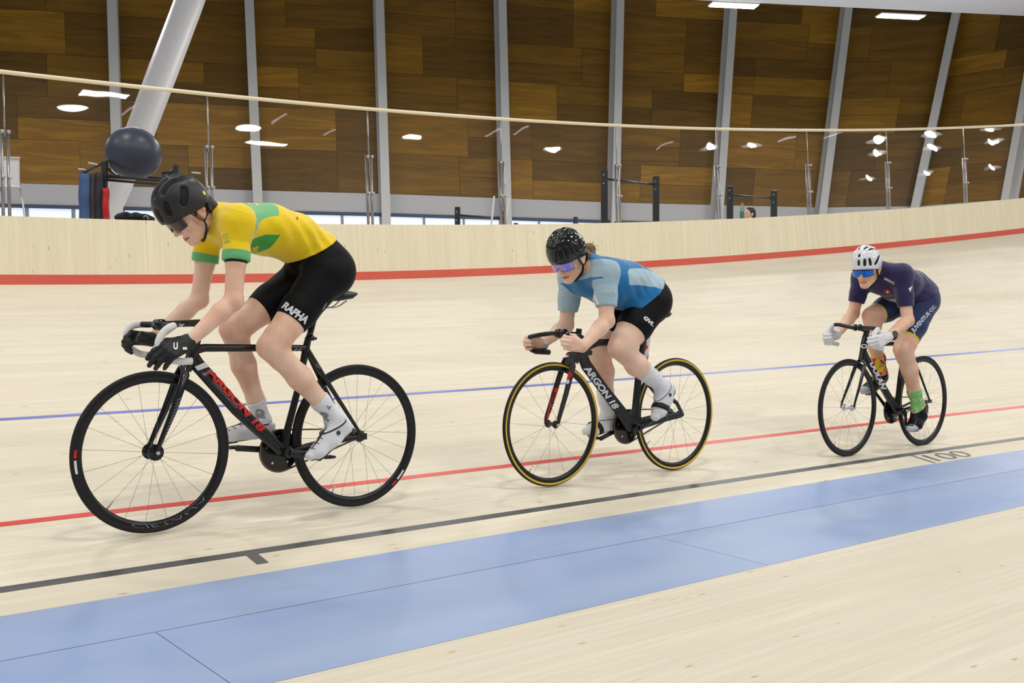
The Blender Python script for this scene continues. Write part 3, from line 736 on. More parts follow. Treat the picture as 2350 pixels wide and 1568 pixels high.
    for k in range(3): decal('white_hatch', poly2d([(0, 0), (1, 0), (1, 1), (0, 1)], 1), [P(724 + 3.2 * k, 833 + k, .016), P(725.2 + 3.2 * k, 833 + k, .016), P(728 + 3.2 * k, 843 + 2 * k, .016), P(726.6 + 3.2 * k, 843 + 2 * k, .016)], GRYD, frame, [bvf])
    # seatpost, saddle
    bm = bmesh.new(); tube(bm, [P(706, 785), P(714, 757), P(731, 690)], [0.0145] * 3, 12); bm_obj('seatpost', bm, CARB, b)
    bm = bmesh.new(); c_ = P(712, 776); tube(bm, [c_ + Vector((0, 0, -0.012)), c_ + Vector((0, 0, 0.012))], 0.020, 12); box(bm, P(720, 777), (0.022, 0.02, 0.012)); bm_obj('seat_clamp', bm, CARB, b)
    sd = P(757, 683); saddle(b, Vector((sd.x + 0.02, 0, sd.z)), 0.27, -0.04)
    drivetrain(fr, b, bb, 0.096, P(742, 1047, 0.074), P(544, 1029, -0.074), MATB)
    # stem and bars
    st0 = P(458, 742); cl = P(366, 745.5); bm = bmesh.new()
    tube(bm, [P(447, 800), P(455, 765), st0 + Vector((0, 0, 0.01))], [0.0185, 0.0185, 0.0185], 14)
    tube(bm, [st0, P(440, 742), P(400, 743.5), cl], [0.017, 0.0155, 0.0145, 0.0155], 14, [0.02, 0.019, 0.019, 0.022], ref=(0, 1, 0)); stem = bm_obj('stem', bm, CARB, b, angle=60)
    bm = bmesh.new(); tube(bm, [cl + Vector((0, -0.028, 0)), cl + Vector((0, 0.028, 0))], 0.024, 14); bm_obj('stem_clamp', bm, CARB, stem)
    decal('lettering', text2d('DC', 0.05), [P(411, 752, .02), P(423, 752, .02), P(423, 743.5, .02), P(411, 743.5, .02)], WHT, stem, None, label='small white mark')
    lt = 0.195; fwd = []
    near = [(398, 748, lt - .03), (389, 751.5, lt), (376, 762, lt), (366.5, 777, lt), (363.5, 793, lt), (372, 811, lt), (388, 823, lt), (410, 829.5, lt), (440, 829, lt)]
    far = [(344, 745, -lt + .03), (322, 744.5, -lt), (302, 749, -lt), (292, 762, -lt), (289, 778, -lt), (292, 792, -lt), (305, 804, -lt), (323, 813, -lt), (350, 816, -lt)]
    hb = bmesh.new(); nn = [P(*p) for p in near]; ff_ = [P(*p) for p in far]
    tube(hb, spl([nn[1] + Vector((-.004, -.01, 0)), nn[0] + Vector((0, -.04, 0)), cl + Vector((0, .04, 0)), cl, cl + Vector((0, -.04, 0)), ff_[0] + Vector((0, .04, 0)), ff_[1] + Vector((-.004, .01, 0))], 5), 0.0125, 10)
    bar = bm_obj('handlebar', hb, GRIP, b)
    for pts in (near, far):
        t = bmesh.new(); tube(t, spl([P(*p) for p in pts], 6), 0.0148, 12); bm_obj('bar_tape', t, TAPE, bar, label='white bar tape')
    return b
bike1()

def outline_pts(fr, pxs): return [fr.P(x, y, 0) for x, y in pxs]
LEAF = [(0, -1), (0.05, -0.45), (0.42, -0.5), (0.36, -0.32), (0.85, -0.02), (0.72, 0.06), (0.84, 0.42), (0.55, 0.36), (0.48, 0.48), (0.2, 0.2), (0.28, 0.72), (0.12, 0.62), (0, 0.95), (-0.12, 0.62), (-0.28, 0.72), (-0.2, 0.2), (-0.48, 0.48), (-0.55, 0.36), (-0.84, 0.42), (-0.72, 0.06), (-0.85, -0.02), (-0.36, -0.32), (-0.42, -0.5), (-0.05, -0.45)]
LEAF01 = [((x + 1) / 2, (y + 1) / 2) for x, y in LEAF]

def bike2():
    fr = FR[1]; P = fr.P; CURCAM[0] = fr.cam
    b = thing('track_bicycle', 'charcoal aero track bicycle with grey lettering and yellow-walled tyres', 'bicycle', fr.o, fr.rz, 'track bicycles')
    wheel(fr, fr.hub_f, b, 0.046, TYRE, 16, True, fr.st, name='front_wheel', flip=0.2); wheel(fr, fr.hub_r, b, 0.046, TYRE, 20, True, name='rear_wheel', flip=0.6)
    bb = P(1449, 981, 0.0); bb = Vector((bb.x, 0, bb.z))
    fm = bmesh.new()
    # aero down tube and head junction
    tube(fm, [P(1330, 800), P(1345, 838), P(1385, 893), P(1425, 945), P(1449, 979)], [0.036, 0.037, 0.033, 0.036, 0.040], 20, [0.018, 0.018, 0.017, 0.022, 0.030], ref=(0, 1, 0))
    tube(fm, [P(1337, 772), P(1331, 792), P(1322, 822), P(1319, 832)], [0.026, 0.030, 0.024, 0.022], 18, [0.020, 0.018, 0.018, 0.018], ref=(0, 1, 0))
    tube(fm, [P(1329, 800), P(1345, 794), P(1372, 786.5), P(1440, 785.5), P(1480, 786)], [0.046, 0.030, 0.0205, 0.0185, 0.020], 18, [0.017, 0.017, 0.019, 0.018, 0.017], ref=(0, 1, 0))
    tube(fm, [P(1334, 792), P(1318, 812), P(1309, 828)], [0.028, 0.030, 0.022], 18, [0.017, 0.019, 0.020], ref=(0, 1, 0))
    # seat tube with wheel cut-out
    tube(fm, [P(1480, 780), P(1468, 840), P(1462, 900), P(1459, 945), P(1453, 978)], [0.028, 0.026, 0.027, 0.030, 0.036], 18, [0.016, 0.014, 0.013, 0.018, 0.028], ref=(0, 1, 0))
    tube(fm, [P(1415, 950), P(1437, 955), P(1452, 950), P(1461, 925)], [0.012, 0.018, 0.018, 0.012], 12, [0.016, 0.02, 0.02, 0.012], ref=(0, 1, 0))
    for s_ in (1, -1):
        dr = Vector((0.0, s_ * 0.058, fr.R))
        tube(fm, [P(1484, 876) + Vector((0, s_ * 0.010, 0)), P(1505, 893) + Vector((0, s_ * 0.030, 0)), dr + Vector((0.045, 0, 0.07)), dr + Vector((0.004, 0, 0.012))], [0.013, 0.014, 0.013, 0.013], 12, [0.008, 0.007, 0.006, 0.005], ref=(0, 1, 0))
        tube(fm, [bb + Vector((-0.0, s_ * 0.022, 0)), bb.lerp(dr, 0.2) + Vector((0, s_ * 0.014, .006)), bb.lerp(dr, 0.6) + Vector((0, 0, 0.004)), dr + Vector((0.02, 0, 0)), dr + Vector((-0.012, 0, 0.002))], [0.030, 0.028, 0.021, 0.019, 0.012], 12, [0.010, 0.008, 0.007, 0.006, 0.005], ref=(0, 1, 0))
    frame = bm_obj('frame', fm, MATB, b, angle=60)
    fk = bmesh.new()
    tube(fk, [P(1307, 808), P(1306, 826), P(1302, 840)], [0.012, 0.020, 0.016], 14, [0.012, 0.024, 0.034], ref=(0, 1, 0))
    for s_ in (1, -1):
        e = Vector((fr.wb, s_ * 0.052, fr.R)); c0 = P(1305, 830); tube(fk, [c0 + Vector((0, s_ * 0.02, 0.02)), c0 + Vector((0.004, s_ * 0.040, -0.02)), c0.lerp(e, 0.5) + Vector((0, s_ * 0.022, 0)), e + Vector((-.004, 0, 0.03)), e], [0.019, 0.021, 0.018, 0.014, 0.010], 14, [0.008, 0.009, 0.007, 0.006, 0.005], ref=(0, 1, 0))
    tube(fk, [P(1302, 815), P(1303, 826), P(1300, 842)], [0.007, 0.011, 0.014], 12)
    fork = bm_obj('fork', fk, MATB, b, angle=60)
    t_ = bmesh.new(); tube(t_, [P(1301.5, 811), P(1301.8, 815)], [0.0065, 0.0085], 12); bm_obj('fork_tip', t_, REDD, fork, label='red tip of the fork')
    t_ = bmesh.new(); tube(t_, [P(1301.8, 815), P(1302.4, 820)], [0.0087, 0.010], 12); bm_obj('fork_tip', t_, WHT, fork, label='white band under the red tip')
    bvf = BVHTree.FromPolygons([v.co for v in frame.data.vertices], [p.vertices[:] for p in frame.data.polygons])
    bvk = BVHTree.FromPolygons([v.co for v in fork.data.vertices], [p.vertices[:] for p in fork.data.polygons])
    la = 0.017
    decal('lettering', text2d('ARGON 18', 0.04, 0, 0.95), [P(1338, 846, la), P(1408, 940, la), P(1422, 934, la), P(1352, 838, la)], WHT, frame, [bvf], label='grey lettering down the tube')
    LT = poly2d(LEAF01, 1)
    sq = poly2d([(0, 0), (1, 0), (1, 1), (0, 1)], 3)
    # fork leaf and red inner leg
    decal('leaf_emblem', LT, [P(1297, 874, .048), P(1313, 874, .048), P(1315, 850, .048), P(1299, 850, .048)], REDD, fork, [bvk], label='red maple leaf on the fork')
    decal('lettering', text2d('8', 0.06), [P(1298, 882, .048), P(1306, 881, .048), P(1307, 871, .048), P(1299, 872, .048)], WHT, fork, [bvk], label='small white mark')
    decal('red_panel', sq, [P(1252, 962, -.044), P(1263, 962, -.044), P(1283, 890, -.044), P(1273, 890, -.044)], REDD, fork, [bvk], dirv=(-1, -0.5, 0), label='red inner side of the fork leg')
    decal('lettering', text2d('ARGON', 0.03), [P(1265, 950, -.042), P(1277, 900, -.042), P(1271, 900, -.042), P(1259, 950, -.042)], CARB, fork, [bvk], dirv=(-1, -0.5, 0), off=0.003, label='dark lettering on the red leg')
    # white seatpost with leaf
    sp = bmesh.new(); tube(sp, [P(1477, 828), P(1481, 800), P(1487, 745)], [0.0285] * 3, 16, [0.0185] * 3, ref=(0, 1, 0)); spo = bm_obj('seatpost', sp, mat('white_gloss', (222, 222, 224), 0.3, coat=0.4), b, label='white aero seatpost')
    bvs = BVHTree.FromPolygons([v.co for v in spo.data.vertices], [p.vertices[:] for p in spo.data.polygons])
    decal('leaf_emblem', LT, [P(1469, 813, .012), P(1486, 811, .012), P(1490, 786, .012), P(1473, 788, .012)], REDD, spo, [bvs], label='red maple leaf')
    decal('red_panel', sq, [P(1482, 828, .012), P(1486, 828, .012), P(1489, 812, .012), P(1486, 820, .012)], REDD, spo, [bvs])
    sd = P(1497, 727); saddle(b, Vector((sd.x + 0.03, 0, sd.z)), 0.27, -0.05)
    drivetrain(fr, b, bb, 0.098, P(1506, 958, 0.074), P(1379, 1007, -0.074), CARB)
    # stem, bars
    cl = P(1288, 765.5); st0 = P(1330, 771); bm = bmesh.new(); tube(bm, [cl, cl.lerp(st0, 0.5), st0], [0.016, 0.018, 0.021], 14, [0.022, 0.019, 0.020], ref=(0, 1, 0)); tube(bm, [P(1327, 773), P(1329, 755)], 0.0165, 14); stem = bm_obj('stem', bm, CARB, b, angle=60)
    bm = bmesh.new()
    for e in (-0.02, 0.02): tube(bm, [cl + Vector((0, e - 0.012, 0)), cl + Vector((0, e + 0.012, 0))], 0.025, 14)
    bm_obj('stem_clamp', bm, CARB, stem)
    lt = 0.19
    near = [(1303, 769, lt - .02), (1301, 777, lt), (1304, 790, lt), (1311, 802, lt), (1323, 808.5, lt), (1355, 809.5, lt)]
    far = [(1222, 772, -lt + .04), (1213, 778, -lt), (1213, 789, -lt), (1217, 800, -lt), (1228, 806.5, -lt), (1260, 808.5, -lt)]
    hb = bmesh.new(); nn = [P(*p) for p in near]; ff_ = [P(*p) for p in far]
    tube(hb, spl([nn[5], nn[4], nn[3], nn[2], nn[1], nn[0], cl + Vector((0.01, 0.07, 0)), cl, cl + Vector((0.01, -0.07, 0)), ff_[0], ff_[1], ff_[2], ff_[3], ff_[4], ff_[5]], 6), 0.0132, 12)
    bar = bm_obj('handlebar', hb, CARB, b)
    for a, c_ in ((nn[4], nn[5]), (ff_[4], ff_[5])):
        t = bmesh.new(); tube(t, [a, c_], 0.0155, 12); bm_obj('grip', t, GRIP, bar)
    return b
bike2()

def bike3():
    fr = FR[2]; P = fr.P; CURCAM[0] = fr.cam
    b = thing('track_bicycle', 'black track bicycle with white down-tube lettering and silver hubs', 'bicycle', fr.o, fr.rz, 'track bicycles')
    wheel(fr, fr.hub_f, b, 0.046, TYRE, 20, False, fr.st, SPKL, ALU, name='front_wheel', flip=0.2); wr = wheel(fr, fr.hub_r, b, 0.046, TYRE, 24, name='rear_wheel', flip=0.6, spk=SPKL, hubm=ALU)
    bb = P(2058, 943, 0.0); bb = Vector((bb.x, 0, bb.z)); fm = bmesh.new()
    tube(fm, [P(1986, 772), P(1983, 790), P(1979, 820)], [0.021, 0.023, 0.024], 16)
    tube(fm, [P(1982, 805), P(1991, 828), P(2020, 878), P(2056, 941)], [0.022, 0.0255, 0.026, 0.028], 16, [0.02, 0.022, 0.024, 0.026], ref=(0, 1, 0))
    tube(fm, [P(1984, 789), P(2020, 789), P(2076, 789)], [0.018, 0.018, 0.016], 14)
    tube(fm, [bb, P(2066, 865), P(2077, 785), P(2080, 775)], [0.022, 0.018, 0.0165, 0.0165], 14)
    for s_ in (1, -1):
        dr = Vector((0.0, s_ * 0.058, fr.R))
        tube(fm, [P(2076, 792) + Vector((0, s_ * 0.010, 0)), P(2092, 830) + Vector((0, s_ * 0.03, 0)), dr], [0.008, 0.009, 0.007], 8)
        tube(fm, [bb + Vector((0, s_ * 0.02, 0)), bb.lerp(dr, 0.4) + Vector((0, s_ * 0.012, 0)), dr], [0.013, 0.011, 0.009], 10, [0.008, 0.007, 0.006], ref=(0, 1, 0))
        box(fm, dr, (0.045, 0.006, 0.025))
    frame = bm_obj('frame', fm, CARB, b, angle=60)
    fk = bmesh.new(); cr = P(1976, 829); tube(fk, [P(1979, 818), cr], [0.024, 0.022], 14)
    for s_ in (1, -1):
        e = Vector((fr.wb, s_ * 0.050, fr.R)); tube(fk, [cr + Vector((0, s_ * 0.004, 0.012)), cr + Vector((0.004, s_ * 0.034, -0.02)), cr.lerp(e, 0.5) + Vector((0, s_ * 0.018, 0)), e + Vector((-.004, 0, 0.03)), e], [0.018, 0.018, 0.014, 0.010, 0.010], 12, [0.010, 0.009, 0.008, 0.006, 0.005], ref=(0, 1, 0))
    fork = bm_obj('fork', fk, CARB, b, angle=60)
    bvf = BVHTree.FromPolygons([v.co for v in frame.data.vertices], [p.vertices[:] for p in frame.data.polygons])
    bvk = BVHTree.FromPolygons([v.co for v in fork.data.vertices], [p.vertices[:] for p in fork.data.polygons])
    la = 0.022
    decal('lettering', text2d('DOLAN', 0.05, 0, 1.0), [P(1995, 835, la), P(2022, 893, la), P(2035, 893, la), P(2007, 827, la)], WHT, frame, [bvf], label='white lettering down the tube')
    vv, ff = text2d('O', 0.04); decal('head_badge', (vv, ff), [fr.PX(1976, 800, fr.P(1981, 795).x + .02), fr.PX(1989, 800, fr.P(1981, 795).x + .02), fr.PX(1989, 790, fr.P(1981, 795).x + .02), fr.PX(1976, 790, fr.P(1981, 795).x + .02)], WHT, frame, [bvf], dirv=(-1, -0.5, 0), label='white oval head badge')
    decal('lettering', text2d('DOLAN', 0.03), [P(1977, 868, .036), P(1984, 842, .036), P(1980, 842, .036), P(1973, 868, .036)], GRYD, fork, [bvk])
    decal('lettering', text2d('DOLAN', 0.03), [P(2068, 869, .017), P(2071, 850, .017), P(2068, 850, .017), P(2065, 869, .017)], GRYD, frame, [bvf])
    bm = bmesh.new(); tube(bm, [P(2079, 780), P(2090, 715)], 0.0145, 12); bm_obj('seatpost', bm, CARB, b)
    sd = P(2110, 722); saddle(b, Vector((sd.x + 0.04, 0, sd.z)), 0.27, -0.04)
    drivetrain(fr, b, bb, 0.092, P(2079, 975, 0.074), P(2010, 903, -0.074), CARB)
    cl = P(1968, 752); bm = bmesh.new(); tube(bm, [P(1986, 775), P(1990, 757)], 0.0185, 12); tube(bm, [P(1990, 759), P(1980, 756), cl], [0.018, 0.016, 0.017], 12); stem = bm_obj('stem', bm, CARB, b, angle=60)
    bm = bmesh.new()
    for e in (-0.018, 0.018): tube(bm, [cl + Vector((0, e - 0.008, 0)), cl + Vector((0, e + 0.008, 0))], 0.023, 12)
    bm_obj('stem_clamp', bm, CARB, stem)
    lt = 0.19
    near = [(2015, 755, lt), (2009, 762, lt), (2005.5, 773, lt), (2005, 785, lt), (2011, 797, lt), (2025, 801, lt)]
    far = [(1912, 746.5, -lt), (1904, 752, -lt), (1899.5, 762, -lt), (1898, 773, -lt), (1903, 785, -lt), (1922, 790, -lt)]
    nn = [P(*p) for p in near]; ff_ = [P(*p) for p in far]; hb = bmesh.new()
    tube(hb, spl([nn[0], nn[0] + Vector((-.005, -.04, 0.004)), cl + Vector((0, .05, 0)), cl, cl + Vector((0, -.05, 0)), ff_[0] + Vector((-.005, .04, 0.004)), ff_[0]], 5), 0.0128, 10); bar = bm_obj('handlebar', hb, GRIP, b)
    for pts in (nn, ff_):
        t = bmesh.new(); tube(t, spl(pts, 6), 0.0155, 12); bm_obj('bar_tape', t, TAPE, bar, label='white bar tape')
bike3()

CURCAM[0] = None

# ================================================================ people
# distance-field sculpting: tapered capsules and ellipsoids blended and meshed with surface nets
def caps(a, b, ra, rb, ax=None, sc=1.0): return ('c', np.array(a, float), np.array(b, float), ra, rb, None if ax is None else np.array(ax, float), sc)
def ell(c, s, Rm=None): return ('e', np.array(c, float), np.array(s, float), np.eye(3) if Rm is None else np.array(Rm, float))
def chain(pts, rs, ax=None, sc=1.0): return [caps(pts[i], pts[i + 1], rs[i], rs[i + 1], ax, sc) for i in range(len(pts) - 1)]
def pbox(p):
    if p[0] == 'c':
        r = max(p[3], p[4]) * max(1, p[6]); return np.minimum(p[1], p[2]) - r, np.maximum(p[1], p[2]) + r
    r = p[2].max(); return p[1] - r, p[1] + r
def pdist(p, X):
    if p[0] == 'c':
        _, a, b, ra, rb, ax, sc = p; ab = b - a; L2 = float(ab @ ab) + 1e-12; q = X - a
        if ax is not None:
            t = np.clip(q @ ab / L2, 0, 1)[..., None]; d = q - t * ab; l = d @ ax; d = d + (l * (1 / sc - 1))[..., None] * ax
            t = t[..., 0]; return (np.sqrt((d * d).sum(-1)) - (ra + (rb - ra) * t))
        t = np.clip(q @ ab / L2, 0, 1); d = q - t[..., None] * ab
        return np.sqrt((d * d).sum(-1)) - (ra + (rb - ra) * t)
    _, c, s, Rm = p; q = (X - c) @ Rm.T; k0 = np.sqrt(((q / s) ** 2).sum(-1)) + 1e-9; k1 = np.sqrt(((q / (s * s)) ** 2).sum(-1)) + 1e-9
    return k0 * (k0 - 1) / k1
def smin(a, b, k):
    if np.isscalar(k) and k <= 0: return np.minimum(a, b)
    h = np.maximum(k - np.abs(a - b), 0) / k; return np.minimum(a, b) - h * h * k * 0.25
BIG = 0.5
class G:
    def __init__(s, prims, k=0.02, ko=0.02, cuts=(), subs=(), ks=0.004, grow=0.0, at=None): s.at = at; s.p = prims; s.k = k; s.ko = ko; s.cuts = cuts; s.subs = subs; s.ks = ks; s.grow = grow
def sculpt(groups, res, cuts=(), subs=(), ks=0.004):
    lo = np.min([pbox(p)[0] for g in groups for p in g.p], 0) - 0.03; hi = np.max([pbox(p)[1] for g in groups for p in g.p], 0) + 0.03
    n = np.ceil((hi - lo) / res).astype(int) + 1; f = np.full(n, BIG, np.float32)
    ax = [lo[i] + res * np.arange(n[i]) for i in range(3)]
    def block(b0, b1, m):
        i0 = np.clip(np.floor((b0 - m - lo) / res).astype(int), 0, n - 1); i1 = np.clip(np.ceil((b1 + m - lo) / res).astype(int) + 1, 1, n)
        sl = tuple(slice(a, b) for a, b in zip(i0, i1)); X = np.stack(np.meshgrid(*[ax[i][sl[i]] for i in range(3)], indexing='ij'), -1); return sl, X
    for g in groups:
        b0 = np.min([pbox(p)[0] for p in g.p], 0); b1 = np.max([pbox(p)[1] for p in g.p], 0); gs, _X = block(b0, b1, 0.035 + g.grow); off = np.array([s.start for s in gs]); gf = np.full([s.stop - s.start for s in gs], BIG, np.float32)
        for p in g.p:
            sl, X = block(*pbox(p), 0.035 + g.grow); loc = tuple(slice(s.start - o, s.stop - o) for s, o in zip(sl, off)); gf[loc] = smin(gf[loc], pdist(p, X).astype(np.float32), g.k)
        gf -= g.grow
        for o_, nn in g.cuts: gf = np.maximum(gf, ((_X - np.array(o_)) @ np.array(nn)).astype(np.float32))
        for p in g.subs: gf = -smin(-gf, pdist(p, _X).astype(np.float32), g.ks)
        ko = g.ko
        if g.at is not None: ko = (0.003 + g.ko * np.clip(1 - (np.linalg.norm(_X - g.at[0], axis=-1) - g.at[1]) / 0.06, 0, 1)).astype(np.float32)
        f[gs] = smin(f[gs], gf, ko)
    for o_, nn in cuts:
        _s, X = block(lo, hi, 0); f[_s] = np.maximum(f[_s], ((X - np.array(o_)) @ np.array(nn)).astype(np.float32))
    for p in subs:
        sl, X = block(*pbox(p), 0.02); f[sl] = -smin(-f[sl], pdist(p, X).astype(np.float32), ks)
    # surface nets
    f[0] = BIG; f[-1] = BIG; f[:, 0] = BIG; f[:, -1] = BIG; f[:, :, 0] = BIG; f[:, :, -1] = BIG
    s = f < 0; c = [s[dx:n[0] - 1 + dx, dy:n[1] - 1 + dy, dz:n[2] - 1 + dz] for dx in (0, 1) for dy in (0, 1) for dz in (0, 1)]
    allc = c[0].copy(); anyc = c[0].copy()
    for q in c[1:]: allc &= q; anyc |= q
    act = anyc & ~allc; idx = np.argwhere(act); vid = np.full(act.shape, -1, np.int32); vid[act] = np.arange(len(idx))
    P = np.zeros((len(idx), 3)); cnt = np.zeros(len(idx)); corners = [(dx, dy, dz) for dx in (0, 1) for dy in (0, 1) for dz in (0, 1)]
    val = {cc: f[idx[:, 0] + cc[0], idx[:, 1] + cc[1], idx[:, 2] + cc[2]] for cc in corners}
    for a in corners:
        for k in range(3):
            if a[k]: continue
            b = list(a); b[k] = 1; b = tuple(b); va, vb = val[a], val[b]; m = (va < 0) != (vb < 0)
            t = np.where(m, va / np.where(m, va - vb, 1), 0); q = np.array(a, float)[None].repeat(len(idx), 0); q[:, k] += t
            P[m] += q[m]; cnt[m] += 1
    P = (P / cnt[:, None] + idx) * res + lo; Fc = []
    for k in range(3):
        k1, k2 = (k + 1) % 3, (k + 2) % 3; sl0 = [slice(1, -1)] * 3; sl0[k] = slice(0, n[k] - 1); sl1 = list(sl0); sl1[k] = slice(1, n[k])
        A = s[tuple(sl0)]; B = s[tuple(sl1)]; e = np.argwhere(A != B); inside = A[e[:, 0], e[:, 1], e[:, 2]]
        e = e + np.array([0 if i == k else 1 for i in range(3)]); qd = []
        for d1, d2 in ((-1, -1), (0, -1), (0, 0), (-1, 0)):
            w_ = e.copy(); w_[:, k1] += d1; w_[:, k2] += d2; qd.append(vid[w_[:, 0], w_[:, 1], w_[:, 2]])
        qd = np.stack(qd, 1); qd[~inside] = qd[~inside][:, ::-1]; Fc.append(qd)
    Fc = np.concatenate(Fc); Fc = Fc[(Fc >= 0).all(1)]
    return P, Fc
def relax(P, Fc, it=1, lam=0.5):
    for _ in range(it):
        S = np.zeros_like(P); cn = np.zeros(len(P))
        for a, b in ((0, 1), (1, 2), (2, 3), (3, 0)):
            np.add.at(S, Fc[:, a], P[Fc[:, b]]); np.add.at(S, Fc[:, b], P[Fc[:, a]]); np.add.at(cn, Fc[:, a], 1); np.add.at(cn, Fc[:, b], 1)
        P = P + lam * (S / np.maximum(cn, 1)[:, None] - P)
    return P
def np_obj(name, P, Fc, m, parent, label=None, attrs=None):
    me = bpy.data.meshes.new(name); me.vertices.add(len(P)); me.vertices.foreach_set('co', P.astype(np.float32).ravel())
    me.loops.add(Fc.size); me.loops.foreach_set('vertex_index', Fc.astype(np.int32).ravel()); me.polygons.add(len(Fc))
    me.polygons.foreach_set('loop_start', np.arange(len(Fc), dtype=np.int32) * 4); me.polygons.foreach_set('loop_total', np.full(len(Fc), 4, np.int32))
    me.update(calc_edges=True); me.validate(); me.polygons.foreach_set('use_smooth', [True] * len(me.polygons))
    for k, v in (attrs or {}).items():
        a = me.attributes.new(k, 'FLOAT', 'POINT'); a.data.foreach_set('value', v.astype(np.float32))
    me.materials.append(m); o = bpy.data.objects.new(name, me); C.objects.link(o); o.parent = parent
    if label: o['label'] = label
    return o
def bvh_np(P, Fc): return BVHTree.FromPolygons([Vector(v) for v in P], [list(map(int, f)) for f in Fc])
def polysd(x, z, poly):
    """signed distance to polygon (positive inside)"""
    d = np.full(len(x), 1e9); ins = np.zeros(len(x), bool); n = len(poly)
    for i in range(n):
        ax_, az = poly[i]; bx, bz = poly[(i + 1) % n]; ex, ez = bx - ax_, bz - az; t = np.clip(((x - ax_) * ex + (z - az) * ez) / (ex * ex + ez * ez + 1e-12), 0, 1)
        d = np.minimum(d, np.hypot(x - ax_ - t * ex, z - az - t * ez)); c = (az > z) != (bz > z)
        ins ^= c & (x < (bx - ax_) * (z - az) / (bz - az + 1e-12) + ax_)
    return np.where(ins, d, -d)
def panel_mat(name, base, layers, rough=0.7, bump=0.25, bscale=14, sheen=0.3, coat=0.0):
    m = bpy.data.materials.new(name); N, L, b = nodes(m); b.inputs['Roughness'].default_value = rough; b.inputs['Specular IOR Level'].default_value = 0.15
    b.inputs['Sheen Weight'].default_value = sheen; cur = None
    for at, col in layers:
        a = N.new('ShaderNodeAttribute'); a.attribute_name = at; g = N.new('ShaderNodeMapRange'); g.inputs[1].default_value = -0.0007; g.inputs[2].default_value = 0.0007
        L.new(a.outputs['Fac'], g.inputs[0]); mx = N.new('ShaderNodeMix'); mx.data_type = 'RGBA'; L.new(g.outputs[0], mx.inputs[0])
        if cur is None: mx.inputs[6].default_value = lin(base)
        else: L.new(cur, mx.inputs[6])
        mx.inputs[7].default_value = lin(col); cur = mx.outputs[2]
    if cur is None: b.inputs['Base Color'].default_value = lin(base)
    else: L.new(cur, b.inputs['Base Color'])
    tc = N.new('ShaderNodeTexCoord'); n = N.new('ShaderNodeTexNoise'); n.inputs['Scale'].default_value = bscale * 0.55; n.inputs['Detail'].default_value = 1.5; n.inputs['Distortion'].default_value = 0.6
    mp = N.new('ShaderNodeMapping'); mp.inputs['Scale'].default_value = (1.0, 0.6, 1.6); mp.inputs['Rotation'].default_value = (0, 0.7, 0); L.new(tc.outputs['Object'], mp.inputs[0]); L.new(mp.outputs[0], n.inputs[0])
    n2 = N.new('ShaderNodeTexNoise'); n2.inputs['Scale'].default_value = 420; L.new(tc.outputs['Object'], n2.inputs[0])
    ad = N.new('ShaderNodeMath'); ad.operation = 'MULTIPLY_ADD'; L.new(n2.outputs[0], ad.inputs[0]); ad.inputs[1].default_value = 0.03; L.new(n.outputs[0], ad.inputs[2])
    bp = N.new('ShaderNodeBump'); bp.inputs['Strength'].default_value = bump; bp.inputs['Distance'].default_value = 0.035; L.new(ad.outputs[0], bp.inputs['Height']); L.new(bp.outputs[0], b.inputs['Normal'])
    return m
def skin_mat(name, c1, c2):
    m = bpy.data.materials.new(name); N, L, b = nodes(m); b.inputs['Roughness'].default_value = 0.48; b.inputs['Specular IOR Level'].default_value = 0.35
    b.inputs['Subsurface Weight'].default_value = 0.12; b.inputs['Subsurface Scale'].default_value = 0.012; b.inputs['Subsurface Radius'].default_value = (1, 0.4, 0.25)
    tc = N.new('ShaderNodeTexCoord'); n = N.new('ShaderNodeTexNoise'); n.inputs['Scale'].default_value = 9; n.inputs['Detail'].default_value = 5; L.new(tc.outputs['Object'], n.inputs[0])
    r = N.new('ShaderNodeMapRange'); r.inputs[1].default_value = 0.4; r.inputs[2].default_value = 0.68; L.new(n.outputs[0], r.inputs[0])
    mx = N.new('ShaderNodeMix'); mx.data_type = 'RGBA'; mx.inputs[6].default_value = lin(c1); mx.inputs[7].default_value = lin(c2); L.new(r.outputs[0], mx.inputs[0])
    a = N.new('ShaderNodeAttribute'); a.attribute_name = 'blush'; m2 = N.new('ShaderNodeMix'); m2.data_type = 'RGBA'; L.new(a.outputs['Fac'], m2.inputs[0]); L.new(mx.outputs[2], m2.inputs[6]); m2.inputs[7].default_value = lin((206, 118, 104))
    L.new(m2.outputs[2], b.inputs['Base Color'])
    n3 = N.new('ShaderNodeTexNoise'); n3.inputs['Scale'].default_value = 260; L.new(tc.outputs['Object'], n3.inputs[0]); bp = N.new('ShaderNodeBump'); bp.inputs['Strength'].default_value = 0.06; bp.inputs['Distance'].default_value = 0.002
    L.new(n3.outputs[0], bp.inputs['Height']); L.new(bp.outputs[0], b.inputs['Normal']); return m

def V3(v): return np.array([v[0], v[1], v[2]], float)
def unit(v): v = np.array(v, float); return v / (np.linalg.norm(v) + 1e-12)

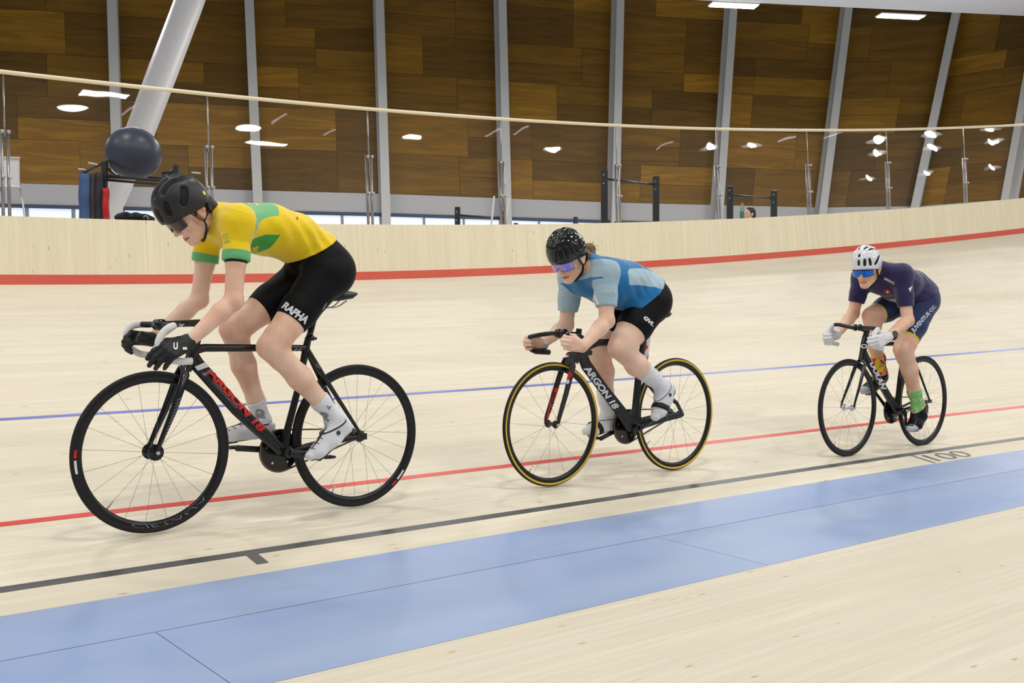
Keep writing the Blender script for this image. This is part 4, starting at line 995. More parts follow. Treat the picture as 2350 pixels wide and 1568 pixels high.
def hand(W, K, N, S, curls, sc=1.0, grow=0.0, thumb=(0.5, 0.5), spread=0.0):
    """W wrist, K middle of knuckles, N back-of-hand normal, S thumb side. returns groups"""
    D = unit(K - W); N = unit(N - D * (N @ D)); S = unit(S - D * (S @ D) - N * (S @ N)); gr = grow
    pal = []; kn = []
    for i, (o, l) in enumerate(((0.030, -0.002), (0.010, 0.004), (-0.010, 0.001), (-0.029, -0.008))):
        k = K + S * o * sc + D * l * sc; kn.append(k); pal.append(caps(W + S * o * 0.55 * sc, k, 0.0150 * sc, 0.0118 * sc))
    pal.append(caps(W + S * 0.012 * sc - N * 0.004, K + S * 0.018 * sc - D * 0.02 - N * 0.006, 0.017 * sc, 0.013 * sc))
    gs = [G(pal, 0.014, 0.012, grow=gr, at=(W, 0.04))]
    ln = ((0.040, 0.024, 0.020), (0.044, 0.028, 0.021), (0.041, 0.026, 0.020), (0.033, 0.020, 0.018)); rr_ = (0.0092, 0.0095, 0.0090, 0.0080)
    for i in range(4):
        c_ = curls[i] if hasattr(curls[0], '__len__') else curls; p = kn[i]; a = 0.0; d0 = unit(D + S * spread * (1.5 - i)); pr = []; q = [p]
        for j in range(3):
            a += R(c_[j]); d = d0 * math.cos(a) - N * math.sin(a); q.append(q[-1] + d * ln[i][j] * sc)
        r = rr_[i] * sc; rs = (r * 1.18, r * 1.08, r, r * 0.82); pr = chain(q, rs) + [ell(q[0] + N * 0.001, (r * 1.25,) * 3), ell(q[1], (r * 1.13,) * 3)]
        gs.append(G(pr, 0.004, 0.0035, grow=gr))
    b = W + D * 0.028 * sc + S * 0.024 * sc - N * 0.006; t1 = b + unit(D * 0.75 + S * 0.6 - N * 0.35) * 0.040 * sc
    t2 = t1 + unit(D * thumb[0] + S * (0.25 - thumb[1] * 0.3) - N * thumb[1]) * 0.031 * sc; t3 = t2 + unit(D * thumb[0] * 0.7 - S * 0.25 - N * (thumb[1] + 0.35)) * 0.024 * sc
    gs.append(G([caps(W + D * 0.01 * sc + S * 0.012 * sc, b, 0.014 * sc, 0.0145 * sc)] + chain([b, t1, t2, t3], [0.0145 * sc, 0.0118 * sc, 0.0102 * sc, 0.0085 * sc]), 0.005, 0.008, grow=gr))
    return gs

def head_frame(ear, chin, nose, yaw=0.0, scale=1.0, roll=0.0, pitch=None):
    ear, chin, nose = V3(ear), V3(chin), V3(nose)
    e0 = np.array([-0.004, 0.070, -0.012]) * scale; c0 = np.array([0.082, 0, -0.118]) * scale; n0 = np.array([0.120, 0, -0.046]) * scale
    best = None
    for pd in (np.linspace(-25, 80, 106) if pitch is None else [pitch]):
        a = R(pd); Rp = np.array([[math.cos(a), 0, math.sin(a)], [0, 1, 0], [-math.sin(a), 0, math.cos(a)]]); y = R(yaw); Ry = np.array([[math.cos(y), -math.sin(y), 0], [math.sin(y), math.cos(y), 0], [0, 0, 1]])
        rl = R(roll); Rr = np.array([[1, 0, 0], [0, math.cos(rl), -math.sin(rl)], [0, math.sin(rl), math.cos(rl)]])
        M = Ry @ Rp @ Rr; src = [M @ e0, M @ c0, M @ n0]; dst = [ear, chin, nose]; off = sum((d - s)[[0, 2]] for d, s in zip(dst, src)) / 3
        er = sum((((d - s)[[0, 2]] - off) ** 2).sum() for d, s in zip(dst, src))
        if best is None or er < best[0]: best = (er, M, off, pd)
    er, M, off, pd = best; o = np.array([off[0], (ear - M @ e0)[1], off[1]]); print('head pitch', pd, 'err', er ** .5)
    return o, M

def head_groups(o, M, sc=1.0, fem=0.0, grow=0.0):
    T = lambda x, y, z: o + M @ (np.array([x, y, z]) * sc)
    E = lambda c, s: ell(T(*c), np.array(s) * sc, M.T)
    Cc = lambda a, b, ra, rb: caps(T(*a), T(*b), ra * sc, rb * sc)
    P = [E((-0.004, 0, 0.040), (0.090, 0.075, 0.088)), E((0.035, 0, 0.012), (0.064, 0.066, 0.085)), E((0.040, 0, -0.045), (0.052, 0.053, 0.062)),
         Cc((0.0, 0.046, -0.062), (0.066, 0.017, -0.104), 0.020, 0.017), Cc((0.0, -0.046, -0.062), (0.066, -0.017, -0.104), 0.020, 0.017),
         E((0.074, 0, -0.104), (0.019, 0.021, 0.017)), E((0.060, 0.034, -0.026), (0.030, 0.024, 0.024)), E((0.060, -0.034, -0.026), (0.030, 0.024, 0.024)),
         Cc((0.082, 0.028, 0.022), (0.090, 0.0, 0.020), 0.012, 0.013), Cc((0.082, -0.028, 0.022), (0.090, 0.0, 0.020), 0.012, 0.013)]
    nose = [Cc((0.094, 0, 0.010), (0.113, 0, -0.036), 0.0075, 0.0095), E((0.116, 0, -0.042), (0.0105, 0.0105, 0.0095)), E((0.103, 0.0115, -0.045), (0.011, 0.0075, 0.0085)), E((0.103, -0.0115, -0.045), (0.011, 0.0075, 0.0085)),
            Cc((0.083, 0.022, -0.075), (0.0945, 0.0, -0.070), 0.0045, 0.0068), Cc((0.083, -0.022, -0.075), (0.0945, 0.0, -0.070), 0.0045, 0.0068), Cc((0.083, 0.018, -0.083), (0.0925, 0, -0.084), 0.0055, 0.0075), Cc((0.083, -0.018, -0.083), (0.0925, 0, -0.084), 0.0055, 0.0075)]
    ears = []
    for s_ in (1, -1):
        ears += [E((-0.004, s_ * 0.078, -0.010), (0.019, 0.008, 0.030)), Cc((-0.016, s_ * 0.082, 0.010), (-0.020, s_ * 0.083, -0.012), 0.0065, 0.006), Cc((-0.016, s_ * 0.082, 0.012), (0.004, s_ * 0.078, 0.018), 0.0065, 0.005), E((0.0, s_ * 0.076, -0.036), (0.010, 0.007, 0.010))]
    sub = [E((0.094, 0.031, 0.002), (0.014, 0.015, 0.011)), E((0.094, -0.031, 0.002), (0.014, 0.015, 0.011)), E((0.104, 0, -0.0770), (0.014, 0.024, 0.0018)),
           E((-0.002, 0.086, -0.008), (0.010, 0.006, 0.014)), E((-0.002, -0.086, -0.008), (0.010, 0.006, 0.014)), E((0.112, 0.0065, -0.0535), (0.006, 0.0035, 0.004)), E((0.112, -0.0065, -0.0535), (0.006, 0.0035, 0.004))]
    return [G(P, 0.022, 0.02, grow=grow), G(nose, 0.006, 0.010, grow=grow), G(ears, 0.006, 0.006, grow=grow)], sub, T, E, Cc

def arc_on(T, a, fn, n): return [T(*fn(a[0] + (a[1] - a[0]) * i / n)) for i in range(n + 1)]

def build_helmet(root, o, M, m_shell, m_liner, kind, label, sc=1.0, res=0.0035):
    T = lambda x, y, z: o + M @ (np.array([x * 0.865 + 0.028, y, z * 1.13 - 0.008]) * sc)
    E = lambda c, s: ell(T(*c), np.array(s) * sc * np.array([0.865, 1, 1.13]), M.T)
    up = M @ np.array([0, 0, 1.0]); fw = M @ np.array([1.0, 0, 0]); cut_n = -unit(up - 0.16 * fw)
    outer = [E((-0.010, 0, 0.052), (0.140, 0.100, 0.112)), E((-0.050, 0, 0.050), (0.094, 0.088, 0.096))]
    def P(x, y, k=1.0):
        z = 1 - (x / 0.140) ** 2 - (y / 0.100) ** 2; return ((-0.010) + x * k, y * k, 0.052 + 0.112 * math.sqrt(max(z, 0.0)) * k)
    subs = []
    def groove(x0, x1, y0, y1, r0, r1, n=8, k=1.0):
        pts = [T(*P(x0 + (x1 - x0) * i / n, y0 + (y1 - y0) * i / n, k)) for i in range(n + 1)]
        for i in range(n): subs.append(caps(pts[i], pts[i + 1], (r0 + (r1 - r0) * i / n) * sc, (r0 + (r1 - r0) * (i + 1) / n) * sc))
    def side(phi0, phi1, z0, z1, r, n=4):   # openings low on the side; phi = angle from the front
        pts = []
        for i in range(n + 1):
            ph = R(phi0 + (phi1 - phi0) * i / n); z = z0 + (z1 - z0) * i / n; kk = math.sqrt(max(0.05, 1 - ((z - 0.052) / 0.112) ** 2)); pts.append(T(-0.010 + 0.140 * kk * math.cos(ph), 0.100 * kk * math.sin(ph), z))
        for i in range(n): subs.append(caps(pts[i], pts[i + 1], r * sc, r * sc))
    if kind == 'white':
        for s_ in (1, -1):
            groove(0.070, 0.015, s_ * 0.020, s_ * 0.030, 0.0065, 0.0085); groove(0.05, -0.02, s_ * 0.052, s_ * 0.062, 0.007, 0.0085); groove(-0.03, -0.085, s_ * 0.028, s_ * 0.032, 0.009, 0.009); groove(-0.03, -0.08, s_ * 0.07, s_ * 0.055, 0.008, 0.009)
            side(24, 26, 0.052, 0.085, 0.0095); side(47, 45, 0.050, 0.085, 0.0095); side(68, 92, 0.050, 0.082, 0.011); side(103, 120, 0.085, 0.100, 0.008)
        side(0, 0, 0.055, 0.083, 0.0095); side(0, 0, 0.108, 0.118, 0.0085)
    elif kind == 'matte':
        for s_ in (1, -1):
            groove(0.095, 0.0, s_ * 0.018, s_ * 0.024, 0.010, 0.012); groove(0.070, -0.03, s_ * 0.054, s_ * 0.060, 0.010, 0.0125); groove(-0.035, -0.10, s_ * 0.022, s_ * 0.022, 0.012, 0.012); groove(-0.045, -0.09, s_ * 0.060, s_ * 0.045, 0.012, 0.012)
            side(40, 44, 0.055, 0.095, 0.012); side(78, 98, 0.062, 0.100, 0.015); side(12, 12, 0.050, 0.085, 0.010)
    else:
        for s_ in (1, -1):
            groove(0.11, 0.02, s_ * 0.014, s_ * 0.016, 0.0075, 0.009); groove(0.085, 0.0, s_ * 0.042, s_ * 0.050, 0.008, 0.010); groove(0.0, -0.09, s_ * 0.020, s_ * 0.022, 0.007, 0.008); groove(-0.01, -0.08, s_ * 0.062, s_ * 0.045, 0.006, 0.008)
            for ph in (10, 28, 47, 66): side(ph, ph + 3, 0.048, 0.092, 0.0085)
            side(92, 106, 0.060, 0.098, 0.014); side(110, 132, 0.035, 0.055, 0.010)
    P_, F_ = sculpt([G(outer, 0.02, 0)], res, cuts=[(T(0.0, 0, 0.012), cut_n)], subs=subs, ks=0.005)
    P_ = relax(P_, F_, 1, 0.4); hm = np_obj('helmet', P_, F_, m_shell, root, label)
    P2, F2 = sculpt([G(outer, 0.02, 0, grow=(-0.0055 if kind == 'white' else -0.009))], 0.005, cuts=[(T(0.0, 0, 0.018), cut_n)]); np_obj('liner', P2, F2, m_liner, hm)
    return hm, T, P_, F_

def strap(root, pts, m, wd=0.008, name='chin_strap', n=5):
    bm = bmesh.new(); tube(bm, spl([Vector(p) for p in pts], n), [0.0016] * (n * (len(pts) - 1) + 1), 8, [wd * 0.5] * (n * (len(pts) - 1) + 1)); return bm_obj(name, bm, m, root)

def glasses(root, T, m_lens, m_frame, lab, drop=0.024, wrap=1.0, full=True, gz=0.0):
    V = []; Fc = []; nu, nv = 25, 7
    for j in range(nv):
        for i in range(nu):
            u = -1 + 2 * i / (nu - 1); a = u * 1.02; y = 0.0735 * math.sin(a) / math.sin(1.02); x = 0.120 - 0.040 * (1 - math.cos(a)) / (1 - math.cos(1.02)) * wrap
            v = j / (nv - 1); top = 0.020 + gz - 0.004 * abs(u); nb = 0.014 * math.exp(-(u / 0.16) ** 2); bot = top - (drop + 0.026) * (1 - 0.22 * abs(u) ** 3) + nb * 2.0
            z = top + (bot - top) * v; V.append(T(x + 0.003 - 0.006 * v, y, z))
    for j in range(nv - 1):
        for i in range(nu - 1): a = j * nu + i; Fc.append((a, a + 1, a + nu + 1, a + nu))
    g = mesh_obj('glasses', V, Fc, m_lens, root, True, None, lab); md = g.modifiers.new('t', 'SOLIDIFY'); md.thickness = 0.002
    bm = bmesh.new(); topl = [Vector(V[i]) for i in range(nu)]; tube(bm, topl, 0.0023, 6)
    if full: tube(bm, [Vector(V[(nv - 1) * nu + i]) for i in range(nu)], 0.0018, 6)
    for s_ in (1, -1): tube(bm, [Vector(V[0 if s_ < 0 else nu - 1]), Vector(T(0.06, s_ * 0.077, 0.020)), Vector(T(0.0, s_ * 0.0835, 0.014)), Vector(T(-0.02, s_ * 0.084, 0.004))], [0.0038, 0.003, 0.0022, 0.002], 8)
    bm_obj('glasses_frame', bm, m_frame, g)
    return g

def shoe(root, pts, rs, ankle, foot, m_up, m_sole, lab, lat, sock_top, sock_r, ank_r, m_sock, sock_lab, side, hem=0.003, collar=None, dial=True, toe_m=None):
    """pts: heel, mid, ball, toe (local). sole direction estimated below the foot"""
    h, md, bl, to = [np.array(p) for p in pts]; ax = np.array([0, 1.0, 0]); ankle = np.array(ankle)
    fdir = unit(to - h); upv = unit(ankle - md); upv = unit(upv - fdir * (upv @ fdir))
    up = [caps(h, md, rs[0], rs[1], ax, 1.0), caps(md, bl, rs[1], rs[2], ax, 1.18), caps(bl, to, rs[2], rs[3], ax, 1.35)]
    hh = h + upv * 0.012
    coll = [caps(hh + upv * 0.01, ankle + (ankle - md) * 0.0, rs[0] * 1.02, ank_r + 0.006), caps(md, ankle, rs[1], ank_r + 0.006)]
    coll += [(q[0], q[1], q[2], q[3] + 0.0075, q[4] + 0.0075, q[5], q[6]) for q in foot[-2:]]
    ct = ankle * 0.62 + (h * 0.5 + md * 0.5) * 0.38; cn = unit(upv * 0.9 - fdir * 0.12 if collar is None else collar)
    sole_o = h * 0.5 + to * 0.5 - upv * (min(rs[0], rs[3]) * 0.86)
    P, Fc = sculpt([G(up + coll, 0.02, 0, cuts=[(ct + upv * 0.012, cn)])], 0.004, cuts=[(bl - upv * rs[2] * 0.78, -unit(upv + fdir * 0.0))])
    P = relax(P, Fc, 1, 0.5); at = {'toe': ((P - to) @ fdir) + 0.020}
    s_ = np_obj('shoe', P, Fc, m_up, root, lab, at)
    so = bmesh.new(); tube(so, [Vector(h - upv * (rs[2] * 0.80) - fdir * rs[0] * 0.6), Vector(h - upv * rs[2] * 0.82), Vector(md - upv * (rs[2] * 0.80)), Vector(bl - upv * (rs[2] * 0.82)), Vector(to - upv * rs[3] * 0.7 + fdir * rs[3] * 0.5)], [0.004, 0.006, 0.005, 0.006, 0.003], 14, [rs[0] * 0.6, rs[0] * 0.9, rs[2] * 0.9, rs[2] * 1.2, rs[3] * 0.9], ref=(0, 1, 0)); bm_obj('sole', so, m_sole, s_, label='dark stiff sole')
    # cleat
    cl = bmesh.new(); cp = Vector(bl - upv * (rs[2] * 0.95)); box(cl, cp, (0.045, 0.035, 0.010), Matrix(((fdir[0], 0, upv[0]), (0, 1, 0), (fdir[2], 0, upv[2])))); bm_obj('cleat', cl, m_sole, s_, False)
    # sock
    st = np.array(sock_top); Ps, Fs = sculpt([G(foot, 0.022, 0, cuts=[(st, unit(st - ankle))], grow=0.0042)], 0.004)
    Ps = relax(Ps, Fs, 1, 0.5); t_ = (Ps - ankle) @ unit(st - ankle); so_ = np_obj('sock', Ps, Fs, m_sock, root, sock_lab)
    bv = bvh_np(P, Fc)
    if dial:
        c0 = md * 0.60 + ankle * 0.40; hit = bv.ray_cast(Vector(c0) + Vector((0, side * 0.2, 0)), Vector((0, -side, 0)), 0.4)
        if hit[0] is not None:
            d = bmesh.new(); nn = hit[1]; q = nn.to_track_quat('Y', 'Z').to_matrix().to_4x4(); lathe(d, [(0, 0.006), (0.009, 0.006), (0.0105, 0.003), (0.0105, -0.002), (0, -0.002)], seg=18); bmesh.ops.transform(d, matrix=Matrix.Translation(hit[0]) @ q, verts=d.verts); bm_obj('lace_dial', d, MATS['dial'], s_, angle=40)
    return s_, bv, fdir, upv, so_, bvh_np(Ps, Fs)
mat('dial', (70, 74, 96), 0.3, 0.4)
BLK = mat('black_strap', (14, 14, 16), 0.6)
LINER = mat('helmet_liner', (10, 10, 11), 0.8)
SOLE = mat('shoe_sole', (24, 24, 26), 0.4)
LIP = mat('lips', (188, 98, 92), 0.4)

def rider(S):
    fr = FR[S['i']]; P = lambda p: V3(fr.P(*p)); J = {k: P(v) for k, v in S['J'].items()}; Yx = np.array([0, 1.0, 0])
    root = thing('person', S['label'], 'person', fr.o, fr.rz, 'riding cyclists')
    sc = S.get('sc', 1.0); res = S['res']; rd = S['R']; ax = unit(np.array([0, 1.0, 0]))
    tp = [P(p) for p in S['spine']]; tr = S['spine_r']; ty = S['spine_sy']
    def torso(): return [caps(tp[i], tp[i + 1], tr[i], tr[i + 1], ax, (ty[i] + ty[i + 1]) / 2) for i in range(len(tp) - 1)]
    def shoulders():
        o_ = []
        for s_ in 'nf': o_ += [caps(J['sh_' + s_], tp[1] * 0.35 + J['sh_' + s_] * 0.65, rd['sh'], rd['sh'] * 1.25), caps(J['sh_' + s_], tp[0], rd['sh'] * 0.85, rd['sh'] * 0.9)]
        return o_
    def glutes(): return [ell(J['hip_' + s_] + np.array(S.get('gl', (-0.03, 0, 0.02))), (rd['gl'], rd['gl'] * 0.82, rd['gl'])) for s_ in 'nf']
    ho, HM = head_frame(P(S['ear']), P(S['chin']), P(S['nose']), S.get('yaw', 0), S.get('hs', 1.0), S.get('roll', 0), S.get('pitch'))
    hs = S.get('hs', 1.0); hg, hsub, T, E, Cc = head_groups(ho, HM, hs)
    neck0 = T(-0.030, 0, -0.045); neck = G([caps(neck0, tp[0] + np.array([0.015, 0, 0.01]), rd['neck'], rd['neck'] * 1.12), caps(neck0 * 0.4 + tp[0] * 0.6, tp[0] * 0.3 + tp[1] * 0.7, rd['neck'], rd['neck'] * 1.5)], 0.02, 0.02)
    def uparm(s_, g=0.0): return G([caps(J['sh_' + s_], J['el_' + s_], rd['ua'][0], rd['ua'][2]), ell((J['sh_' + s_] * 0.55 + J['el_' + s_] * 0.45), (rd['ua'][1], rd['ua'][1], rd['ua'][1] * 1.5))], 0.02, 0.05, grow=g, at=(J['sh_' + s_], 0.10))
    def forearm(s_):
        e, w_ = J['el_' + s_], J['wr_' + s_]; m_ = e * 0.72 + w_ * 0.28
        return G([caps(e, m_, rd['fa'][0], rd['fa'][1]), caps(m_, w_, rd['fa'][1], rd['fa'][2], ax, 1.12), ell(e + unit(e - (J['sh_' + s_] + w_) / 2) * 0.006, (rd['fa'][0] * 0.95,) * 3)], 0.018, 0.016, at=(e, 0.03))
    FOOT = {}
    def leg(s_, upto='foot', g=0.0, ko=0.03):
        h, k, a = J['hip_' + s_], J['kn_' + s_], J['an_' + s_]; R_ = rd['leg']
        q = [caps(h, h * 0.5 + k * 0.5, R_[0], R_[1]), caps(h * 0.5 + k * 0.5, h * 0.12 + k * 0.88, R_[1], R_[2])]
        if upto == 'foot':
            mid = J['ca_' + s_]; d = unit(a - k); q += [caps(h * 0.12 + k * 0.88, k, R_[2], R_[3]), caps(k, k * 0.86 + a * 0.14, R_[3], R_[3] * 0.93), caps(k * 0.9 + a * 0.1, mid, R_[3] * 0.88, R_[4]), caps(mid, k * 0.25 + a * 0.75, R_[4], R_[5] * 1.05), caps(k * 0.25 + a * 0.75, a, R_[5] * 1.05, R_[5] * 0.92)]
            kn = unit(k - (h + a) / 2); q += [ell(k + kn * (R_[3] * 0.35), (R_[3] * 0.74,) * 3)]
            sh = S['shoe_' + s_]; hl, bl = P(sh[0]), P(sh[2]); q += [caps(a, hl * 0.8 + a * 0.2, R_[5] * 0.88, R_[5] * 0.80), caps(a, bl, R_[5] * 0.78, R_[5] * 0.58, ax, 1.25)]; FOOT[s_] = q[5:8] + q[-2:]
        return G(q, 0.022, ko, grow=g, at=(J['hip_' + s_], 0.16))
    hands = []; hgl = {}
    for s_, sd in (('n', 1.0), ('f', -1.0)):
        H = S['hand_' + s_]; args = (J['wr_' + s_], P(H['kn']), np.array(H.get('N', (0, sd, 0)), float), np.array(H.get('S', (0.3, 0, 1.0)), float), H['curl'])
        hgl[s_] = (args, H); hands += hand(*args, sc=H.get('sc', 1.0), thumb=H.get('thumb', (0.6, 0.5)), spread=H.get('spread', 0.0)) if not S.get('glove') else []
        if S.get('glove'): hands += [G([caps(J['wr_' + s_], J['wr_' + s_] * 0.5 + P(H['kn']) * 0.5, 0.024, 0.016)], 0.01, 0.01)]
    body = [G(torso() + shoulders() + glutes(), 0.045, 0.02), leg('n'), leg('f'), uparm('n'), forearm('n'), uparm('f'), forearm('f'), neck] + hg + hands
    Pb, Fb = sculpt(body, res, subs=hsub, ks=0.004); Pb = relax(Pb, Fb, 1, 0.35)
    bl = np.zeros(len(Pb))
    for c_, r_, a_ in ((T(0.075, 0.040, -0.04), 0.035, 0.35), (T(0.075, -0.040, -0.04), 0.035, 0.35), (T(0.118, 0, -0.04), 0.018, 0.30), (T(0.0, 0.08, 0), 0.035, 0.35), (J['kn_n'], 0.10, 0.18), (J['kn_f'], 0.10, 0.18), (J['el_n'], 0.07, 0.22), (J['el_f'], 0.07, 0.22), (J['wr_n'] * 0.1 + P(S['hand_n']['kn']) * 0.9, 0.05, 0.22), (J['wr_f'] * 0.1 + P(S['hand_f']['kn']) * 0.9, 0.05, 0.22)):
        bl = np.maximum(bl, a_ * np.clip(1 - np.linalg.norm(Pb - c_, axis=1) / r_, 0, 1))
    ob = np_obj('body', Pb, Fb, S['skin'], root, None, {'blush': bl})
    # lips, eyes, brows
    Pl, Fl = sculpt([G([Cc((0.0868, 0.025, -0.0765), (0.0970, 0.0, -0.0730), 0.0026, 0.0044), Cc((0.0868, -0.025, -0.0765), (0.0970, 0.0, -0.0730), 0.0026, 0.0044), Cc((0.0868, 0.022, -0.0785), (0.0965, 0, -0.0812), 0.0028, 0.0052), Cc((0.0868, -0.022, -0.0785), (0.0965, 0, -0.0812), 0.0028, 0.0052)], 0.003, 0)], 0.0018, subs=[E((0.104, 0, -0.0773), (0.012, 0.024, 0.0014))], ks=0.002); np_obj('lips', Pl, Fl, LIP, root)
    for sd in (1, -1):
        bm = bmesh.new(); bmesh.ops.create_uvsphere(bm, u_segments=16, v_segments=10, radius=0.0118, matrix=Matrix.Translation(T(0.081, sd * 0.031, 0.001))); e_ = bm_obj('eye', bm, mat('eye_white', (225, 220, 215), 0.2), root)
        bm = bmesh.new(); bmesh.ops.create_uvsphere(bm, u_segments=12, v_segments=8, radius=0.006, matrix=Matrix.Translation(T(0.0885, sd * 0.031, -0.001))); bm_obj('iris', bm, mat('iris_brown', (60, 42, 30), 0.15), e_)
    # hair
    HP = S['hair'](E, Cc) + [ell(P(q), np.array(s_) ) for q, s_ in S.get('hairpx', [])]; Ph, Fh = sculpt([G(HP, 0.012, 0)], 0.003); Ph = Ph + 0.0016 * np.sin(Ph @ (HM @ np.array([40.0, 900.0, 60.0])))[:, None] * unit(HM @ np.array([0, 0.3, 1.0]))[None]; np_obj('hair', Ph, Fh, S['hairm'], root)
    if S.get('wisps'): S['wisps'](root, T)
    hm, TT, Phm, Fhm = build_helmet(root, ho, HM, S['helm'], LINER, S['hkind'], S['hlab'], hs * S.get('hsc', 1.0))
    glasses(root, lambda x, y, z: Vector(T(x, y, z)), S['lens'], S['gfr'], S['glab'], full=S.get('gfull', True), gz=S.get('gz', 0.0))
    for sd in (1, -1):
        y = sd * 0.082; strap(root, [T(0.050, sd * 0.086, 0.030), T(0.030, sd * 0.083, -0.015), T(0.010, sd * 0.077, -0.052), T(0.018, sd * 0.060, -0.090), T(0.035, sd * 0.02, -0.122), T(0.038, 0, -0.126)], BLK, 0.014); strap(root, [T(-0.045, sd * 0.087, 0.005), T(-0.032, sd * 0.084, -0.025), T(0.010, sd * 0.078, -0.052)], BLK, 0.012)
    # jersey
    jg = S.get('jgrow', 0.008); groups = [G(torso() + shoulders() + glutes(), 0.045, 0.02, grow=jg)]
    for s_ in 'nf':
        hp = J['sh_' + s_] + (J['el_' + s_] - J['sh_' + s_]) * S['sleeve']; u = unit(J['el_' + s_] - J['sh_' + s_]); g_ = uparm(s_, jg + 0.003); g_.cuts = ((hp, u),); groups.append(g_)
    nd = unit(T(-0.01, 0, -0.03) - tp[0]); npl = P(S['neckcut']); ng = G([caps(neck0, tp[0] * 0.6 + tp[1] * 0.4, rd['neck'], rd['neck'] * 1.35)], 0.0, 0.02, grow=0.006); ng.cuts = ((npl, nd),); groups[0].cuts = ((npl + nd * 0.030, nd),); groups.append(ng)
    a, b = P(S['hem'][0]), P(S['hem'][1]); hd = unit(b - a); hn = np.array([hd[2], 0, -hd[0]]); 
    if hn @ (J['hip_n'] - tp[1]) < 0: hn = -hn
    for g_ in groups[:1]: g_.cuts = g_.cuts + ((a, hn),)
    for s_ in 'nf':
        h_, k_ = J['hip_' + s_], J['kn_' + s_]; groups[0].p = groups[0].p + [caps(h_, h_ * 0.80 + k_ * 0.20, rd['leg'][0], rd['leg'][0] * 0.55 + rd['leg'][1] * 0.45)]
    Pj, Fj = sculpt(groups, res); Pj = relax(Pj, Fj, 2, 0.45)
    # wrinkles towards the hem and the armpit
    if S.get('folds'):
        for (c_, dirv, wl, amp, rad) in S['folds']:
            c0 = P(c_); dv = unit(np.array([dirv[0], 0, dirv[1]])); w_ = np.exp(-((Pj - c0) ** 2).sum(1) / rad ** 2); ph = (Pj @ dv) * 2 * math.pi / wl + 2.0 * np.sin((Pj @ np.array([dv[2], 0.5, -dv[0]])) * 9); Pj = Pj + (amp * w_ * np.sin(ph))[:, None] * np.array([0, 1.0, 0.25])[None] * np.sign(Pj[:, 1] + 1e-6)[:, None]
    at = {}
    for k, (poly, cond) in S['panels'].items():
        pl = [P(q)[[0, 2]] for q in poly]; d = polysd(Pj[:, 0], Pj[:, 2], pl)
        if cond == 'torso':
            for s_ in 'nf':
                sa, ea = J['sh_' + s_], J['el_' + s_]; ab = ea - sa; t = np.clip(((Pj - sa) @ ab) / (ab @ ab), 0, 1); dist = np.linalg.norm(Pj - sa - t[:, None] * ab, axis=1) - (rd['ua'][0] + jg + 0.012); tt = ((Pj - sa) @ unit(ab)); d = np.where(tt > 0.03, np.minimum(d, dist), d)
        at[k] = d
    cuff = np.full(len(Pj), -1.0); slv = np.full(len(Pj), -1.0)
    for s_ in 'nf':
        sa, ea = J['sh_' + s_], J['el_' + s_]; ab = unit(ea - sa); hp = sa + (ea - sa) * S['sleeve']; t = (Pj - hp) @ ab; near = np.linalg.norm(Pj - hp - t[:, None] * ab, axis=1); c_ = np.minimum(t + S.get('cuff', 0.04), 0.085 - near); cuff = np.maximum(cuff, np.where(t < 0.02, c_, -1))
        tt = (Pj - sa) @ ab; rr = np.linalg.norm(Pj - sa - np.clip(tt, -0.02, 1)[:, None] * ab, axis=1); oy = (Pj[:, 1] - sa[1]) * np.sign(sa[1]); slv = np.maximum(slv, np.minimum(0.074 - rr, np.minimum(tt + S.get('slv_t', 0.02), np.where(tt > 0.07, 0.05, oy + S.get('slv_y', 0.065)))))
    at['cuff'] = cuff; at['sleeve'] = slv
    na = unit(neck0 - tp[0]); rl_ = Pj - tp[0]; at['collar'] = np.minimum(((Pj - npl) @ nd) + S.get('collar', 0.02), rd['neck'] + 0.013 - np.linalg.norm(rl_ - (rl_ @ na)[:, None] * na, axis=1)) if S.get('collar') else np.full(len(Pj), -1.0)
    oj = np_obj('jersey', Pj, Fj, S['jmat'], root, S['jlab'], at)
    # shorts
    sg_ = [G(torso()[-3:] + glutes(), 0.045, 0.02, grow=0.004)]
    for s_ in 'nf':
        g_ = leg(s_, 'knee', 0.004); h, k = J['hip_' + s_], J['kn_' + s_]; u = unit(k - h); hp = h + (k - h) * S['shem_' + s_]; g_.cuts = ((hp, u),); sg_.append(g_)
    sg_[0].cuts = ((a - hn * 0.03, -hn),)
    Ps, Fs = sculpt(sg_, res); Ps = relax(Ps, Fs, 1, 0.35); sa_ = np.full(len(Ps), -1.0)
    for s_ in 'nf':
        h, k = J['hip_' + s_], J['kn_' + s_]; u = unit(k - h); hp = h + (k - h) * S['shem_' + s_]; t = (Ps - hp) @ u; nr = np.linalg.norm(Ps - hp - t[:, None] * u, axis=1); sa_ = np.maximum(sa_, np.minimum(t + 0.014, 0.12 - nr))
    osh = np_obj('shorts', Ps, Fs, S['smat'], root, S['slab'], {'band': sa_})
    # shoes and socks
    for s_, sd in (('n', 1), ('f', -1)):
        st = P(S['sock_' + s_]); r_ = S['shoe_r']
        so, bv, fd, uv_, sk, bvk = shoe(root, [P(q) for q in S['shoe_' + s_]], r_, J['an_' + s_], FOOT[s_], S['shoem'], SOLE, S['shlab'], sd, st, S['sock_r'], rd['leg'][5] * 0.94, S['sockm'][0 if s_ == 'n' else 1], S['socklab'][0 if s_ == 'n' else 1], sd)
        if S.get('shoe_extra'): S['shoe_extra'](fr, so, bv, s_, sd, [P(q) for q in S['shoe_' + s_]], J['an_' + s_], fd, uv_)
        if S.get('sock_extra'): S['sock_extra'](fr, sk, bvk, s_)
